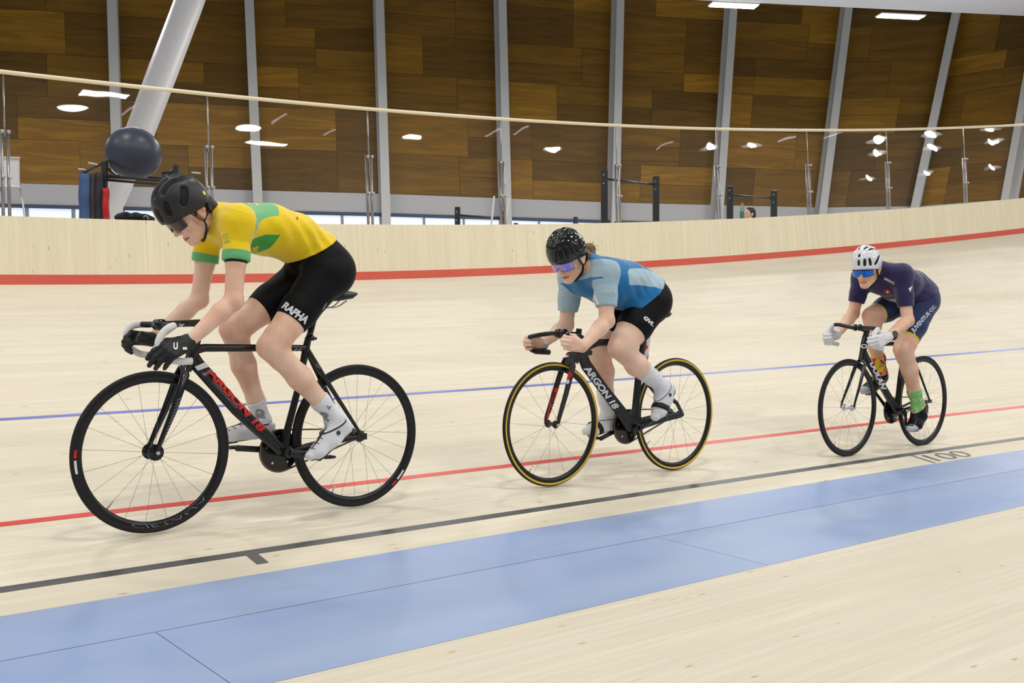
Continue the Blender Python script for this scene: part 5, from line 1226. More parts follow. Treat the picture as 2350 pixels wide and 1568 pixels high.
    if S.get('glove'):
        for s_ in 'nf':
            args, H = hgl[s_]; W, K = args[0], args[1]; d = unit(W - K); g_ = hand(*args, sc=H.get('sc', 1.0), thumb=H.get('thumb', (0.6, 0.5)), spread=H.get('spread', 0.0), grow=0.0014); cf = G([caps(W + (W - K) * 0.10, W * 0.6 + K * 0.4, 0.0325, 0.022, ax, 1.05)], 0.01, 0.012, cuts=((W + d * 0.010, d),))
            Pg, Fg = sculpt(g_ + [cf], 0.0030); Pg = relax(Pg, Fg, 1, 0.4); og = np_obj('glove', Pg, Fg, S['glove'], root, S['glovelab'])
            if S.get('glove_extra'): S['glove_extra'](fr, og, bvh_np(Pg, Fg), s_)
    return dict(root=root, fr=fr, J=J, P=P, T=T, jersey=(oj, bvh_np(Pj, Fj)), shorts=(osh, bvh_np(Ps, Fs)), helmet=(hm, bvh_np(Phm, Fhm)), body=(ob, None))

def camdir(fr, p):
    d = Vector(p) - fr.cam; return d.normalized()
def dec(rd_, key, name, tv, q, m, label=None, off=0.0009):
    """writing laid on a garment; q are (px,py,lat) corners bl, br, tr, tl"""
    fr = rd_['fr']; o, bv = rd_[key]; pts = [fr.P(*p) for p in q]; c = sum(pts, Vector()) / 4; return decal(name, tv, pts, m, o, [bv], dirv=camdir(fr, c), off=off, label=label)
SQ = poly2d([(0, 0), (1, 0), (1, 1), (0, 1)], 3)
TRI = poly2d([(0, 0), (1, 0), (0.45, 1)], 2)

HAIR_D = mat('dark_brown_hair', (38, 27, 22), 0.5, var=0.3, vscale=60)
HAIR_B = mat('brown_hair', (112, 84, 48), 0.45, var=0.4, vscale=60)
HAIR_Y = mat('blond_hair', (206, 184, 138), 0.45, var=0.25, vscale=60)
SK1 = skin_mat('skin_fair', (240, 202, 178), (226, 178, 148)); SK2 = skin_mat('skin_fair_warm', (242, 206, 182), (230, 182, 154)); SK3 = skin_mat('skin_light', (236, 196, 168), (222, 168, 136))
WSH = panel_mat('white_shoe', (226, 226, 228), [], 0.4, 0.05, 20, 0.0); WSOCK = panel_mat('white_sock', (226, 226, 230), [], 0.8, 0.15, 40, 0.2)

# ---------------------------------------------------------------- cyclist in yellow and green
def wr(S_, t): return t
Y_, G_ = (240, 206, 22), (96, 176, 108)
S1r = dict(i=0, res=0.0045, label='cyclist in yellow and green jersey and matte black helmet, head down',
    J=dict(sh_n=(547, 510, .165), sh_f=(483, 517, -.165), el_n=(536, 690, .205), el_f=(457, 688, -.20), wr_n=(432, 786, .195), wr_f=(347, 779, -.20),
           hip_n=(748, 632, .092), hip_f=(706, 632, -.092), kn_n=(622, 797, .10), kn_f=(536, 757, -.10), an_n=(772, 962, .115), an_f=(602, 966, -.115), ca_n=(688, 867, .105), ca_f=(559, 838, -.105)),
    spine=[(505, 506, 0), (548, 521, 0), (612, 527, 0), (672, 545, 0), (722, 585, 0), (742, 628, 0)], spine_r=[.055, .088, .099, .094, .098, .098], spine_sy=[1.2, 1.5, 1.42, 1.35, 1.3, 1.3],
    R=dict(sh=.056, neck=.050, ua=(.046, .043, .037), fa=(.037, .038, .025), gl=.112, leg=(.098, .080, .062, .056, .054, .036)),
    ear=(461, 488, .070), chin=(447, 561, 0), nose=(401, 543, 0), hs=1.0, skin=SK1, sc=1,
    hand_n=dict(kn=(386, 805, .226), N=(0.05, 1, 0.75), S=(0.9, 0.1, 0.8), curl=((40, 26, 12), (46, 24, 12), (50, 24, 12), (54, 26, 12)), thumb=(0.8, 0.7), spread=0.07, sc=1.08),
    hand_f=dict(kn=(296, 775, -.205), N=(-0.05, -0.7, 0.75), S=(0.3, 0.9, 0.6), curl=((50, 50, 22), (58, 48, 22), (60, 48, 22), (62, 44, 22)), thumb=(0.5, 0.7), spread=0.05),
    hair=lambda E, Cc: [E((-0.060, 0, -0.005), (0.046, 0.070, 0.052)), E((-0.080, 0, -0.035), (0.026, 0.052, 0.032)), Cc((-0.03, 0.072, 0.005), (-0.045, 0.066, -0.03), 0.014, 0.010), Cc((-0.03, -0.072, 0.005), (-0.045, -0.066, -0.03), 0.014, 0.010), Cc((0.015, 0.074, 0.010), (0.022, 0.074, -0.012), 0.007, 0.004)], hairm=HAIR_D, hairpx=[((481, 478, 0), (.034, .06, .030)), ((476, 492, 0), (.026, .055, .030)), ((486, 487, 0), (.020, .045, .020))],
    helm=mat('matte_black_helmet', (40, 40, 42), 0.42, spec=0.4), hkind='matte', hlab='matte black vented helmet', lens=mat('dark_lens', (38, 32, 30), 0.08, coat=0.5), gfr=BLK, glab='dark wraparound glasses',
    sleeve=0.50, cuff=0.040, neckcut=(487, 504, 0), collar=0.016, hem=[(756, 547, 0), (652, 610, 0)],
    panels=dict(p0=([(552, 455, 0), (618, 455, 0), (628, 497, .10), (606, 500, .12), (588, 511, .13), (576, 530, .14), (572, 560, .14), (566, 520, .14), (556, 480, .08)], 'torso'), p1=([(560, 553, .1), (600, 540, .1), (629, 541, .1), (618, 570, .1), (600, 584, .1), (560, 600, .1)], 'torso')),
    jmat=panel_mat('yellow_green_jersey', Y_, [('p0', (118, 186, 128)), ('p1', (66, 160, 70)), ('cuff', (104, 182, 116)), ('collar', (62, 158, 76))], 0.62, 0.32, 16),  # paler green of the shoulder band has overhead light put into its colour
    jlab='yellow cycling jersey with green bands and cuffs', jgrow=0.009,
    folds=[((722, 560, .1), (0.75, -0.65), 0.055, 0.0055, 0.12), ((505, 500, .08), (0.8, 0.6), 0.05, 0.004, 0.07), ((645, 575, .1), (0.8, -0.5), 0.07, 0.005, 0.12)],
    smat=panel_mat('black_shorts', (12, 13, 16), [], 0.6, 0.22, 9, 0.0), slab='black cycling shorts', shem_n=0.66, shem_f=0.66,
    shoe_n=[(790, 984, .118), (760, 1012, .12), (730, 1037, .122), (712, 1047, .122)], shoe_f=[(612, 985, -.118), (578, 994, -.12), (530, 1000, -.122), (507, 999, -.122)], shoe_r=(.034, .039, .031, .022),
    sock_n=(728, 920, .108), sock_f=(585, 922, -.108), sock_r=.0375, shoem=WSH, sockm=[WSOCK, WSOCK], socklab=['white printed ankle sock'] * 2, shlab='white road shoe with a dial and black tongue',
    glove=mat('black_glove', (16, 17, 19), 0.6, bump=0.2, bscale=200), glovelab='black full-finger glove')
def s1_shoe(fr, so, bv, s_, sd, pts, an, fd, uv_):
    # dark collar rim and tongue
    a = (an * 0.62 + (pts[0] * .5 + pts[1] * .5) * .38)
    bm = bmesh.new(); ring = []
    for k in range(25):
        t = 2 * math.pi * k / 24; d = fd * math.cos(t) + np.array([0, 1, 0]) * math.sin(t); o = a + uv_ * (0.004 + 0.010 * math.cos(t) ** 2); h = bv.ray_cast(Vector(o + d * 0.12), Vector(-d), 0.2); ring.append(Vector(o + d * 0.045) if h[0] is None else h[0] + Vector(d) * 0.0012)
    tube(bm, ring, [0.0034] * 25, 6); bm_obj('collar_rim', bm, BLK, so, label='black padded collar rim')
    for i in range(1, 5):
        t = 0.12 + 0.17 * i; c = a * (1 - t) + pts[3] * t + fd * 0.016 * (1 - t); q = []
        for j in range(7):
            y = -0.028 + 0.056 * j / 6; h = bv.ray_cast(Vector(c + np.array([0, y, 0]) + (uv_ + fd * 0.5) * 0.10), Vector(-unit(uv_ + fd * 0.5)), 0.2)
            if h[0] is not None: q.append(h[0] + Vector(uv_) * 0.001)
        if len(q) > 2: bm = bmesh.new(); tube(bm, q, 0.0016, 5); bm_obj('lace', bm, mat('grey_lace', (70, 72, 78), 0.5), so)
    q = []
    for j in range(9):
        t = -0.02 + 0.85 * j / 8; c = a * (1 - t) + pts[3] * t; h = bv.ray_cast(Vector(c + (uv_ * .8 + fd * 0.5) * 0.10 + np.array([0, sd * 0.006, 0])), Vector(-unit(uv_ * .8 + fd * 0.5)), 0.2)
        if h[0] is not None: q.append(h[0])
    if len(q) > 2: bm = bmesh.new(); tube(bm, q, [0.010 * (1 - 0.75 * i / len(q)) * 0.5 for i in range(len(q))], 8, [0.012 * (1 - 0.8 * i / len(q)) for i in range(len(q))], ref=(0, 1, 0)); bm_obj('tongue', bm, BLK, so, label='black tongue')
S1r['shoe_extra'] = s1_shoe
def s1_sock(fr, sk, bv, s_):
    l = .15 if s_ == 'n' else -.07; pts = dict(n=[(733, 965), (745, 952), (755, 940)], f=[(590, 950), (598, 945), (602, 958)])[s_]
    GM = mat('grey_print', (140, 140, 142), 0.7)
    for i, (tx, c, w_, h_) in enumerate([('W', pts[0], 10, 9), ('Q', pts[0], 9, 8), ('2', pts[1], 22, 20), ('v', pts[2], 12, 9)]):
        x, y = c; y += (0, 11, 6, -8)[i] * 0.6; cc = [fr.P(x - w_ / 2, y + h_ / 2, l), fr.P(x + w_ / 2, y + h_ / 2 + 2, l), fr.P(x + w_ / 2, y - h_ / 2 + 2, l), fr.P(x - w_ / 2, y - h_ / 2, l)]; decal('print', text2d(tx, 0.03), cc, GM, sk, [bv], dirv=camdir(fr, cc[0]), off=0.0012)
S1r['sock_extra'] = s1_sock
def s1_glove(fr, og, bv, s_):
    if s_ == 'n':
        q = [fr.P(397, 802, .23), fr.P(408, 804, .23), fr.P(408, 786, .23), fr.P(398, 787, .23)]; decal('logo', text2d('U', 0.05), q, WHT, og, [bv], dirv=camdir(fr, q[0]), off=0.0015, label='white U-shaped mark')
        q = [fr.P(419, 803, .23), fr.P(429, 803, .23), fr.P(429, 797, .23), fr.P(419, 797, .23)]; decal('logo', SQ, q, WHT, og, [bv], dirv=camdir(fr, q[0]), off=0.0015, label='small white tab')
S1r['glove_extra'] = s1_glove
r1 = rider(S1r)
dec(r1, 'shorts', 'lettering', text2d('RAPHA', 0.05, 0.0, 0.95), [(645, 706, .16), (700, 745, .16), (713, 730, .16), (657, 692, .16)], WHT, 'white lettering on the thigh')
dec(r1, 'shorts', 'tag', SQ, [(738, 711, .15), (742, 711, .15), (751, 695, .15), (748, 695, .15)], GRYD, 'small grey tag')
YP = mat('yellow_print', (232, 214, 60), 0.6); GP = mat('green_print', (150, 190, 90), 0.6)
dec(r1, 'jersey', 'lettering', text2d('on', 0.05, 0.3), [(573, 582, .14), (592, 577, .14), (594, 563, .14), (576, 568, .14)], YP, 'yellow lettering on the green side')
dec(r1, 'jersey', 'lettering', text2d('6A', 0.05), [(565, 468, 0), (592, 473, 0), (598, 463, -.02), (572, 458, -.02)], YP, 'yellow lettering across the shoulders')
dec(r1, 'jersey', 'lettering', text2d('R', 0.05), [(679, 505, .08), (684, 504, .08), (686, 497, .08), (681, 498, .08)], REDD, 'small red mark')
dec(r1, 'jersey', 'emblem', text2d('O', -0.01), [(512, 549, .2), (523, 549, .2), (523, 537, .2), (512, 537, .2)], GP, 'faint green round emblem')
dec(r1, 'jersey', 'lettering', text2d('on', 0.02), [(515, 560, .2), (528, 557, .2), (528, 551, .2), (515, 553, .2)], GP)
hb = bmesh.new(); tq = r1['T']; bmesh.ops.create_circle(hb, cap_ends=True, segments=20, radius=0.0095)
hit = r1['helmet'][1].ray_cast(Vector(FR[0].P(468, 443, .25)), camdir(FR[0], FR[0].P(468, 443, .25)), 0.5)
if hit[0] is not None: bmesh.ops.transform(hb, matrix=Matrix.Translation(hit[0] + hit[1] * 0.0012) @ hit[1].to_track_quat('Z', 'Y').to_matrix().to_4x4(), verts=hb.verts)
bm_obj('helmet_sticker', hb, mat('lime_sticker', (222, 226, 30), 0.4), r1['helmet'][0], False, label='round yellow sticker')
sa_, ea_ = r1['J']['sh_n'], r1['J']['el_n']; bm = bmesh.new(); tube(bm, [Vector(sa_ + (ea_ - sa_) * 0.49), Vector(sa_ + (ea_ - sa_) * 0.525), Vector(sa_ + (ea_ - sa_) * 0.535)], [0.0475, 0.0470, 0.043], 24); bm_obj('base_layer_cuff', bm, BLK, r1['root'], label='black base layer showing under the sleeve')
W_ = r1['J']['wr_f']; K_ = r1['P']((296, 775, -.205)); bm = bmesh.new(); tube(bm, [Vector(W_ + (W_ - K_) * 0.30), Vector(W_ + (W_ - K_) * 0.46)], 0.035, 18, 0.037); bm_obj('wristband', bm, BLK, r1['root'], label='black wristband')

# ---------------------------------------------------------------- cyclist in blue
S2r = dict(i=1, res=0.0050, label='cyclist in blue jersey with pale blue sleeves and glossy black helmet',
    J=dict(sh_n=(1389, 624, .158), sh_f=(1312, 632, -.158), el_n=(1392, 736, .20), el_f=(1299, 747, -.20), wr_n=(1338, 796, .212), wr_f=(1244, 790, -.212),
           hip_n=(1490, 698, .095), hip_f=(1440, 700, -.095), kn_n=(1424, 798, .10), kn_f=(1374, 808, -.10), an_n=(1519, 888, .115), an_f=(1397, 953, -.115), ca_n=(1461, 838, .105), ca_f=(1384, 853, -.105)),
    spine=[(1345, 612, 0), (1362, 636, 0), (1398, 648, 0), (1434, 655, 0), (1463, 668, 0), (1478, 690, 0)], spine_r=[.055, .100, .118, .120, .114, .112], spine_sy=[1.2, 1.30, 1.18, 1.12, 1.2, 1.2],
    R=dict(sh=.056, neck=.048, ua=(.049, .047, .041), fa=(.041, .041, .026), gl=.119, leg=(.110, .096, .078, .066, .063, .040)),
    ear=(1332, 594, .070), chin=(1301, 652, 0), nose=(1285, 628, 0), hs=1.0, skin=SK2, yaw=9, gz=-.006,
    hand_n=dict(kn=(1310, 789, .214), N=(0.1, 1, 0.0), S=(0.3, 0, 1.0), curl=(42, 88, 62), thumb=(0.5, 0.8)),
    hand_f=dict(kn=(1208, 788, -.214), N=(0.1, -1, 0.0), S=(0.3, 0.1, 1.0), curl=(42, 88, 62), thumb=(0.75, 0.6)),
    hair=lambda E, Cc: [E((-0.050, 0, 0.000), (0.055, 0.076, 0.055)), E((-0.100, 0, 0.005), (0.032, 0.034, 0.030)), E((-0.100, 0.0, -0.030), (0.024, 0.026, 0.030)), Cc((-0.03, 0.074, 0.005), (-0.05, 0.066, -0.035), 0.013, 0.009), Cc((-0.03, -0.074, 0.005), (-0.05, -0.066, -0.035), 0.013, 0.009)], hairm=HAIR_B, hairpx=[((1352, 572, 0), (.036, .038, .034)), ((1351, 585, 0), (.034, .045, .036)), ((1343, 588, 0.03), (.03, .04, .04))],
    helm=mat('gloss_black_helmet', (8, 8, 9), 0.10, coat=0.3), hkind='gloss', hlab='glossy black vented helmet', lens=mat('violet_mirror_lens', (150, 146, 222), 0.14, 0.7), gfr=mat('violet_frame', (58, 40, 120), 0.3), glab='violet mirrored glasses',
    sleeve=0.72, cuff=0.001, neckcut=(1338, 616, 0), collar=0.012, hem=[(1499, 628, 0), (1422, 712, 0)],
    panels=dict(p1=([(1424, 655, .1), (1424, 625, .1), (1432, 617, .1), (1470, 616, .1), (1500, 625, .1), (1510, 640, .1), (1492, 665, .1), (1478, 660, .1), (1450, 655, .1)], 'torso'), p2=([(1334, 592, .12), (1352, 592, .12), (1374, 597, .12), (1395, 607, .12), (1405, 625, .12), (1400, 642, .12), (1382, 656, .12), (1370, 650, .12), (1356, 636, .12), (1344, 640, .12), (1330, 625, .12)], 'any')),
    jmat=panel_mat('blue_jersey', (28, 112, 170), [('sleeve', (160, 186, 198)), ('p2', (160, 186, 198)), ('p1', (166, 190, 202)), ('collar', (160, 186, 198))], 0.62, 0.32, 16),
    jlab='blue cycling jersey with pale blue sleeves and side panels', jgrow=0.012, slv_t=0.0, slv_y=0.03,
    folds=[((1480, 655, .1), (0.85, -0.5), 0.05, 0.004, 0.10), ((1440, 680, .1), (0.6, -0.7), 0.06, 0.004, 0.10)],
    smat=panel_mat('black_shorts_2', (12, 13, 16), [], 0.6, 0.22, 9, 0.0), slab='black cycling shorts', shem_n=0.66, shem_f=0.68,
    shoe_n=[(1535, 893, .118), (1526, 917, .12), (1513, 944, .122), (1504, 957, .122)], shoe_f=[(1400, 972, -.118), (1384, 981, -.12), (1359, 988, -.122), (1346, 990, -.122)], shoe_r=(.034, .040, .034, .024),
    sock_n=(1475, 851, .107), sock_f=(1387, 896, -.107), sock_r=.0435, shoem=WSH, sockm=[WSOCK, WSOCK], socklab=['tall white sock'] * 2, shlab='white shoe with a black velcro strap')
def s2_shoe(fr, so, bv, s_, sd, pts, an, fd, uv_):
    a = (an * 0.62 + (pts[0] * .5 + pts[1] * .5) * .38); bm = bmesh.new(); rg = []
    for k in range(25):
        t = 2 * math.pi * k / 24; d = fd * math.cos(t) + np.array([0, 1, 0]) * math.sin(t); o = a + uv_ * (0.004 + 0.010 * math.cos(t) ** 2); h = bv.ray_cast(Vector(o + d * 0.12), Vector(-d), 0.2); rg.append(Vector(o + d * 0.045) if h[0] is None else h[0] + Vector(d) * 0.0005)
    tube(bm, rg, [0.0020] * 25, 6); bm_obj('collar_rim', bm, BLK, so, label='thin black collar rim')
    bm = bmesh.new(); ring = []; c = pts[1] * 0.30 + pts[2] * 0.70; u2 = unit(uv_ * 1.0 + fd * 0.15)
    for k in range(29):
        t = 2 * math.pi * k / 28; d = u2 * math.cos(t) + np.array([0, 1, 0]) * math.sin(t); h = bv.ray_cast(Vector(c + d * 0.12), Vector(-d), 0.2); ring.append((h[0] if h[0] is not None else Vector(c + d * 0.04)) + Vector(d) * 0.0045)
    V = []; 
    for p in ring:
        for e in (-0.016, 0.016): V.append(p + Vector(fd) * e)
    bm.free(); o = mesh_obj('toe_strap', V, [(2 * i, 2 * i + 2, 2 * i + 3, 2 * i + 1) for i in range(28)], BLK, so, True, None, 'black velcro strap'); md = o.modifiers.new('t', 'SOLIDIFY'); md.thickness = 0.005; md.offset = 1
S2r['shoe_extra'] = s2_shoe
def s2_wisps(root, T):
    rr = random.Random(3)
    for k in range(26):
        bm = bmesh.new(); a = FR[1].P(1357, 576, 0) + Vector((rr.uniform(0, .02), rr.uniform(-0.02, 0.02), rr.uniform(-0.035, 0.025))); L = rr.uniform(0.03, 0.075); up = rr.uniform(-0.3, 0.9)
        b = a + Vector(T(-1, 0, 0) - T(0, 0, 0)) * L * 0.6 + Vector((0, rr.uniform(-.02, .02), up * L * 0.5)); c = b + Vector(T(-1, 0, 0) - T(0, 0, 0)) * L * 0.3 + Vector((0, 0, -L * rr.uniform(0.1, 0.5))); tube(bm, spl([a, b, c], 5), [0.0006] * 8 + [0.0004] * 3, 4); bm_obj('hair_strand', bm, HAIR_B, root)
S2r['wisps'] = s2_wisps
r2 = rider(S2r)
dec(r2, 'shorts', 'lettering', text2d('GVL', 0.06, 0.1, 0.95), [(1475, 731, .18), (1498, 750, .18), (1503, 743, .18), (1481, 724, .18)], WHT, 'white lettering on the thigh')
PALE = mat('pale_print', (186, 208, 218), 0.6)
dec(r2, 'jersey', 'lettering', text2d('Alberta', 0.02), [(1380, 674, .2), (1413, 673, .2), (1413, 661, .2), (1380, 662, .2)], PALE, 'pale lettering on the sleeve')
dec(r2, 'jersey', 'lettering', text2d('Velo', 0.02), [(1380, 661, .2), (1397, 660, .2), (1397, 652, .2), (1380, 654, .2)], PALE)
dec(r2, 'jersey', 'stripe', SQ, [(1378, 677, .2), (1412, 676, .2), (1412, 675, .2), (1378, 676, .2)], PALE)
dec(r2, 'jersey', 'lettering', text2d('erta', 0.02), [(1291, 682, -.16), (1312, 681, -.16), (1312, 673, -.16), (1291, 674, -.16)], PALE)
dec(r2, 'jersey', 'emblem', poly2d([(0, 0), (0.35, 0), (0.5, 0.45), (0.65, 0.0), (1, 0), (0.6, 1), (0.4, 1)], 1), [(1358, 695, 0), (1376, 698, 0), (1372, 678, 0), (1355, 674, 0)], WHT, 'white emblem on the chest')
# POC on the helmet
tv = text2d('POC', 0.05); dec(r2, 'helmet', 'lettering', tv, [(1328, 548, .1), (1326, 529, .1), (1332, 528, .1), (1335, 547, .1)], WHT, 'white lettering on the helmet')
W_ = r2['J']['wr_f']; K_ = r2['P']((1208, 788, -.214)); u_ = (W_ - K_); bm = bmesh.new(); tube(bm, [Vector(W_ + u_ * 0.03), Vector(W_ + u_ * 0.18)], [0.0315, 0.0325], 24, [0.033, 0.034]); wb = bm_obj('watch', bm, mat('grey_watch_band', (176, 178, 182), 0.5), r2['root'], label='grey watch')
bm = bmesh.new(); c_ = Vector(W_ + u_ * 0.09); d_ = Vector((0.3, 1, 0.3)).normalized(); 
tube(bm, [c_ + d_ * 0.029, c_ + d_ * 0.037], 0.013, 20); bm_obj('watch_face', bm, mat('steel_watch', (205, 206, 210), 0.3, 0.5), wb, angle=40)

# ---------------------------------------------------------------- cyclist in purple and navy
def sock_pattern(name, cols, sc_):
    m = bpy.data.materials.new(name); N, L, b = nodes(m); b.inputs['Roughness'].default_value = 0.8; tc = N.new('ShaderNodeTexCoord'); n = N.new('ShaderNodeTexNoise'); n.inputs['Scale'].default_value = sc_; n.inputs['Detail'].default_value = 0.5; n.inputs['Distortion'].default_value = 2.0
    L.new(tc.outputs['Object'], n.inputs[0]); cr = N.new('ShaderNodeValToRGB'); cr.color_ramp.interpolation = 'CONSTANT'; el = cr.color_ramp.elements; el[0].color = lin(cols[0][1]); el[0].position = 0; el[1].position = cols[1][0]; el[1].color = lin(cols[1][1])
    for p_, c_ in cols[2:]: e = el.new(p_); e.color = lin(c_)
    L.new(n.outputs[0], cr.inputs[0]); L.new(cr.outputs[0], b.inputs['Base Color']); return m
SOG = sock_pattern('green_sock', [(0, (224, 112, 96)), (0.36, (122, 190, 112)), (0.56, (150, 204, 130)), (0.68, (226, 214, 90))], 14); SOY = sock_pattern('yellow_sock', [(0, (110, 60, 130)), (0.38, (200, 60, 70)), (0.47, (226, 200, 30)), (0.6, (214, 120, 60)), (0.66, (110, 170, 120))], 16)
S3r = dict(i=2, res=0.0055, label='cyclist in dark purple jersey, navy shorts, white helmet and white gloves',
    J=dict(sh_n=(2070, 630, .155), sh_f=(1979, 636, -.155), el_n=(2083, 736, .20), el_f=(1958, 720, -.20), wr_n=(2038, 774, .205), wr_f=(1920, 768, -.205),
           hip_n=(2119, 694, .095), hip_f=(2064, 693, -.095), kn_n=(2073, 802, .105), kn_f=(2001, 727, -.11), an_n=(2107, 932, .115), an_f=(2021, 855, -.115), ca_n=(2087, 846, .108), ca_f=(2000, 775, -.112)),
    spine=[(2014, 622, 0), (2030, 642, 0), (2062, 652, 0), (2086, 660, 0), (2100, 674, 0), (2106, 690, 0)], spine_r=[.052, .092, .112, .112, .108, .106], spine_sy=[1.2, 1.35, 1.2, 1.15, 1.2, 1.2],
    R=dict(sh=.054, neck=.045, ua=(.048, .046, .040), fa=(.041, .040, .027), gl=.112, leg=(.102, .088, .072, .064, .058, .041)),
    ear=(2014, 620, .070), chin=(1978, 660, 0), nose=(1973, 643, 0), hs=0.98, skin=SK3, yaw=8, gz=-.006,
    hand_n=dict(kn=(2014, 785, .215), N=(0.1, 1, 0.1), S=(0.3, 0, 1.0), curl=(42, 88, 60), thumb=(0.8, 0.6), sc=1.08),
    hand_f=dict(kn=(1893, 777, -.215), N=(0.1, -1, 0.05), S=(0.3, 0.1, 1.0), curl=((42, 85, 55), (42, 85, 55), (42, 80, 45), (36, 55, 20)), thumb=(0.2, 0.9), sc=1.08),
    hair=lambda E, Cc: [E((-0.050, 0, 0.000), (0.052, 0.074, 0.054)), Cc((-0.085, 0, -0.015), (-0.125, 0, -0.020), 0.022, 0.018), Cc((-0.03, 0.074, 0.005), (-0.055, 0.066, -0.035), 0.013, 0.010), Cc((-0.03, -0.074, 0.005), (-0.055, -0.066, -0.035), 0.013, 0.010), Cc((-0.06, 0.05, -0.02), (-0.10, 0.02, -0.05), 0.02, 0.012)], hairm=HAIR_Y, hairpx=[((2026, 609, 0), (.05, .034, .028)), ((2038, 604, -0.02), (.06, .03, .018)), ((2019, 616, 0.03), (.03, .035, .035))],
    helm=mat('white_helmet', (222, 222, 226), 0.22, coat=0.3), hkind='white', hlab='white helmet with dark vents', lens=mat('blue_mirror_lens', (30, 110, 215), 0.10, 0.8), gfr=BLK, glab='blue mirrored glasses', gfull=False,
    sleeve=0.70, cuff=0.001, neckcut=(2007, 628, 0), collar=0.0, hem=[(2134, 640, 0), (2062, 700, 0)],
    panels=dict(p1=([(2030, 690, 0), (2062, 683, 0), (2062, 697, 0), (2030, 702, 0)], 'torso')),
    jmat=panel_mat('purple_jersey', (44, 38, 80), [('p1', (205, 200, 190))], 0.55, 0.35, 18), jlab='dark purple cycling jersey', jgrow=0.010,
    folds=[((2045, 615, .03), (0.9, 0.4), 0.05, 0.004, 0.08), ((2115, 645, .06), (0.9, -0.4), 0.05, 0.004, 0.10)],
    smat=panel_mat('navy_shorts', (34, 48, 88), [('band', (222, 204, 30))], 0.6, 0.22, 9, 0.2), slab='navy cycling shorts with yellow leg bands', shem_n=0.80, shem_f=0.84,
    shoe_n=[(2117, 936, .118), (2111, 956, .12), (2099, 976, .122), (2091, 984, .122)], shoe_f=[(2025, 868, -.118), (2012, 880, -.12), (1993, 893, -.122), (1983, 897, -.122)], shoe_r=(.036, .043, .037, .026),
    sock_n=(2101, 892, .112), sock_f=(2011, 818, -.113), sock_r=.044, shoem=panel_mat('black_silver_shoe', (22, 23, 26), [('toe', (186, 188, 194))], 0.3, 0.05, 20, 0.0), sockm=[SOG, SOY], socklab=['bright green patterned sock', 'bright yellow patterned sock'], shlab='black shoe with silver toe',
    glove=mat('white_glove', (222, 220, 222), 0.65, bump=0.3, bscale=90), glovelab='white full-finger glove')
r3 = rider(S3r)
SILV = mat('silver_print', (196, 200, 208), 0.5)
dec(r3, 'shorts', 'lettering', text2d('JUVENTUS CC', 0.04, 0.0, 0.95), [(2099, 769, .19), (2150, 706, .17), (2142, 700, .19), (2089, 757, .19)], SILV, 'silver lettering down the thigh')
dec(r3, 'jersey', 'lettering', text2d('JUVENTUS CC', 0.04), [(2028, 643, .1), (2052, 656, .13), (2053, 648, .13), (2030, 636, .1)], WHT, 'white lettering on the collarbone')
dec(r3, 'jersey', 'emblem', poly2d([(0, 0), (1, 0), (0.95, 0.5), (0.7, 0.9), (0.5, 1), (0.3, 0.9), (0.05, 0.5)], 2), [(2029, 672, .07), (2044, 673, .07), (2044, 664, .07), (2029, 664, .07)], REDD, 'red crest')
dec(r3, 'jersey', 'emblem', TRI, [(2034, 672, .07), (2040, 672, .07), (2040, 666, .07), (2034, 666, .07)], WHT, off=0.0035)
dec(r3, 'jersey', 'emblem', TRI, [(2085, 662, .15), (2089, 671, .15), (2097, 655, .15), (2092, 655, .15)], WHT, 'white triangle')
W_ = r3['J']['wr_n']; K_ = r3['P']((2014, 785, .215)); u_ = (W_ - K_); bm = bmesh.new(); tube(bm, [Vector(W_ + u_ * 0.22), Vector(W_ + u_ * 0.42)], [0.0355, 0.0365], 24, [0.037, 0.038]); wb = bm_obj('watch', bm, BLK, r3['root'], label='black sports watch')
c_ = Vector(W_ + u_ * 0.32); d_ = Vector((0.35, 1, 0.35)).normalized(); bm = bmesh.new(); tube(bm, [c_ + d_ * 0.034, c_ + d_ * 0.044], 0.022, 24); bm_obj('watch_face', bm, mat('black_watch_glass', (12, 12, 14), 0.1, coat=0.5), wb, angle=40)

# ================================================================ things behind the balustrade
BKM = mat('black_powder_steel', (20, 20, 22), 0.45)
def stand_post(name, px, py, Y, w_, parent_loc, m, root, ztop=None, nm='upright'):
    top = at_Y(px, py, Y); bm = bmesh.new(); a = Vector((top.x, top.y, ZF)) - parent_loc; beam(bm, a, top - parent_loc, w_, w_); 
    return bm_obj(nm, bm, m, root, False)
# storage rack with the ball
Yr = 12.6
base = at_Y(300, 480, Yr); base.z = ZF; base = Vector(base)
rk = thing('storage_rack', 'black steel storage rack with hanging mats, carrying the big exercise ball', 'rack', base)
for px, py, dY in ((240, 372, 0), (404, 380, 0.0), (196, 392, 0.5), (392, 392, 0.6)):
    stand_post('', px, py, Yr + dY, 0.055, base, BKM, rk)
for (a, b) in (((238, 405, Yr), (425, 418, Yr)), ((238, 412, Yr), (425, 428, Yr)), ((238, 402, Yr + .45), (420, 412, Yr + .45)), ((244, 371, Yr), (192, 396, Yr + .5)), ((232, 374, Yr), (262, 402, Yr + 0.2)), ((372, 398, Yr), (405, 392, Yr)), ((372, 398, Yr), (382, 412, Yr))):
    bm = bmesh.new(); tube(bm, [at_Y(*a) - base, at_Y(*b) - base], 0.017, 8); bm_obj('crossbar', bm, BKM, rk)
for (a, b) in (((203, 374, Yr - .1), (224, 378, Yr - .1)), ((180, 388, Yr - .1), (196, 390, Yr - .1)), ((440, 396, Yr), (460, 398, Yr))):
    bm = bmesh.new(); tube(bm, [at_Y(*a) - base, at_Y(*b) - base], 0.012, 6); bm_obj('peg', bm, mat('white_peg', (210, 205, 195), 0.5), rk)
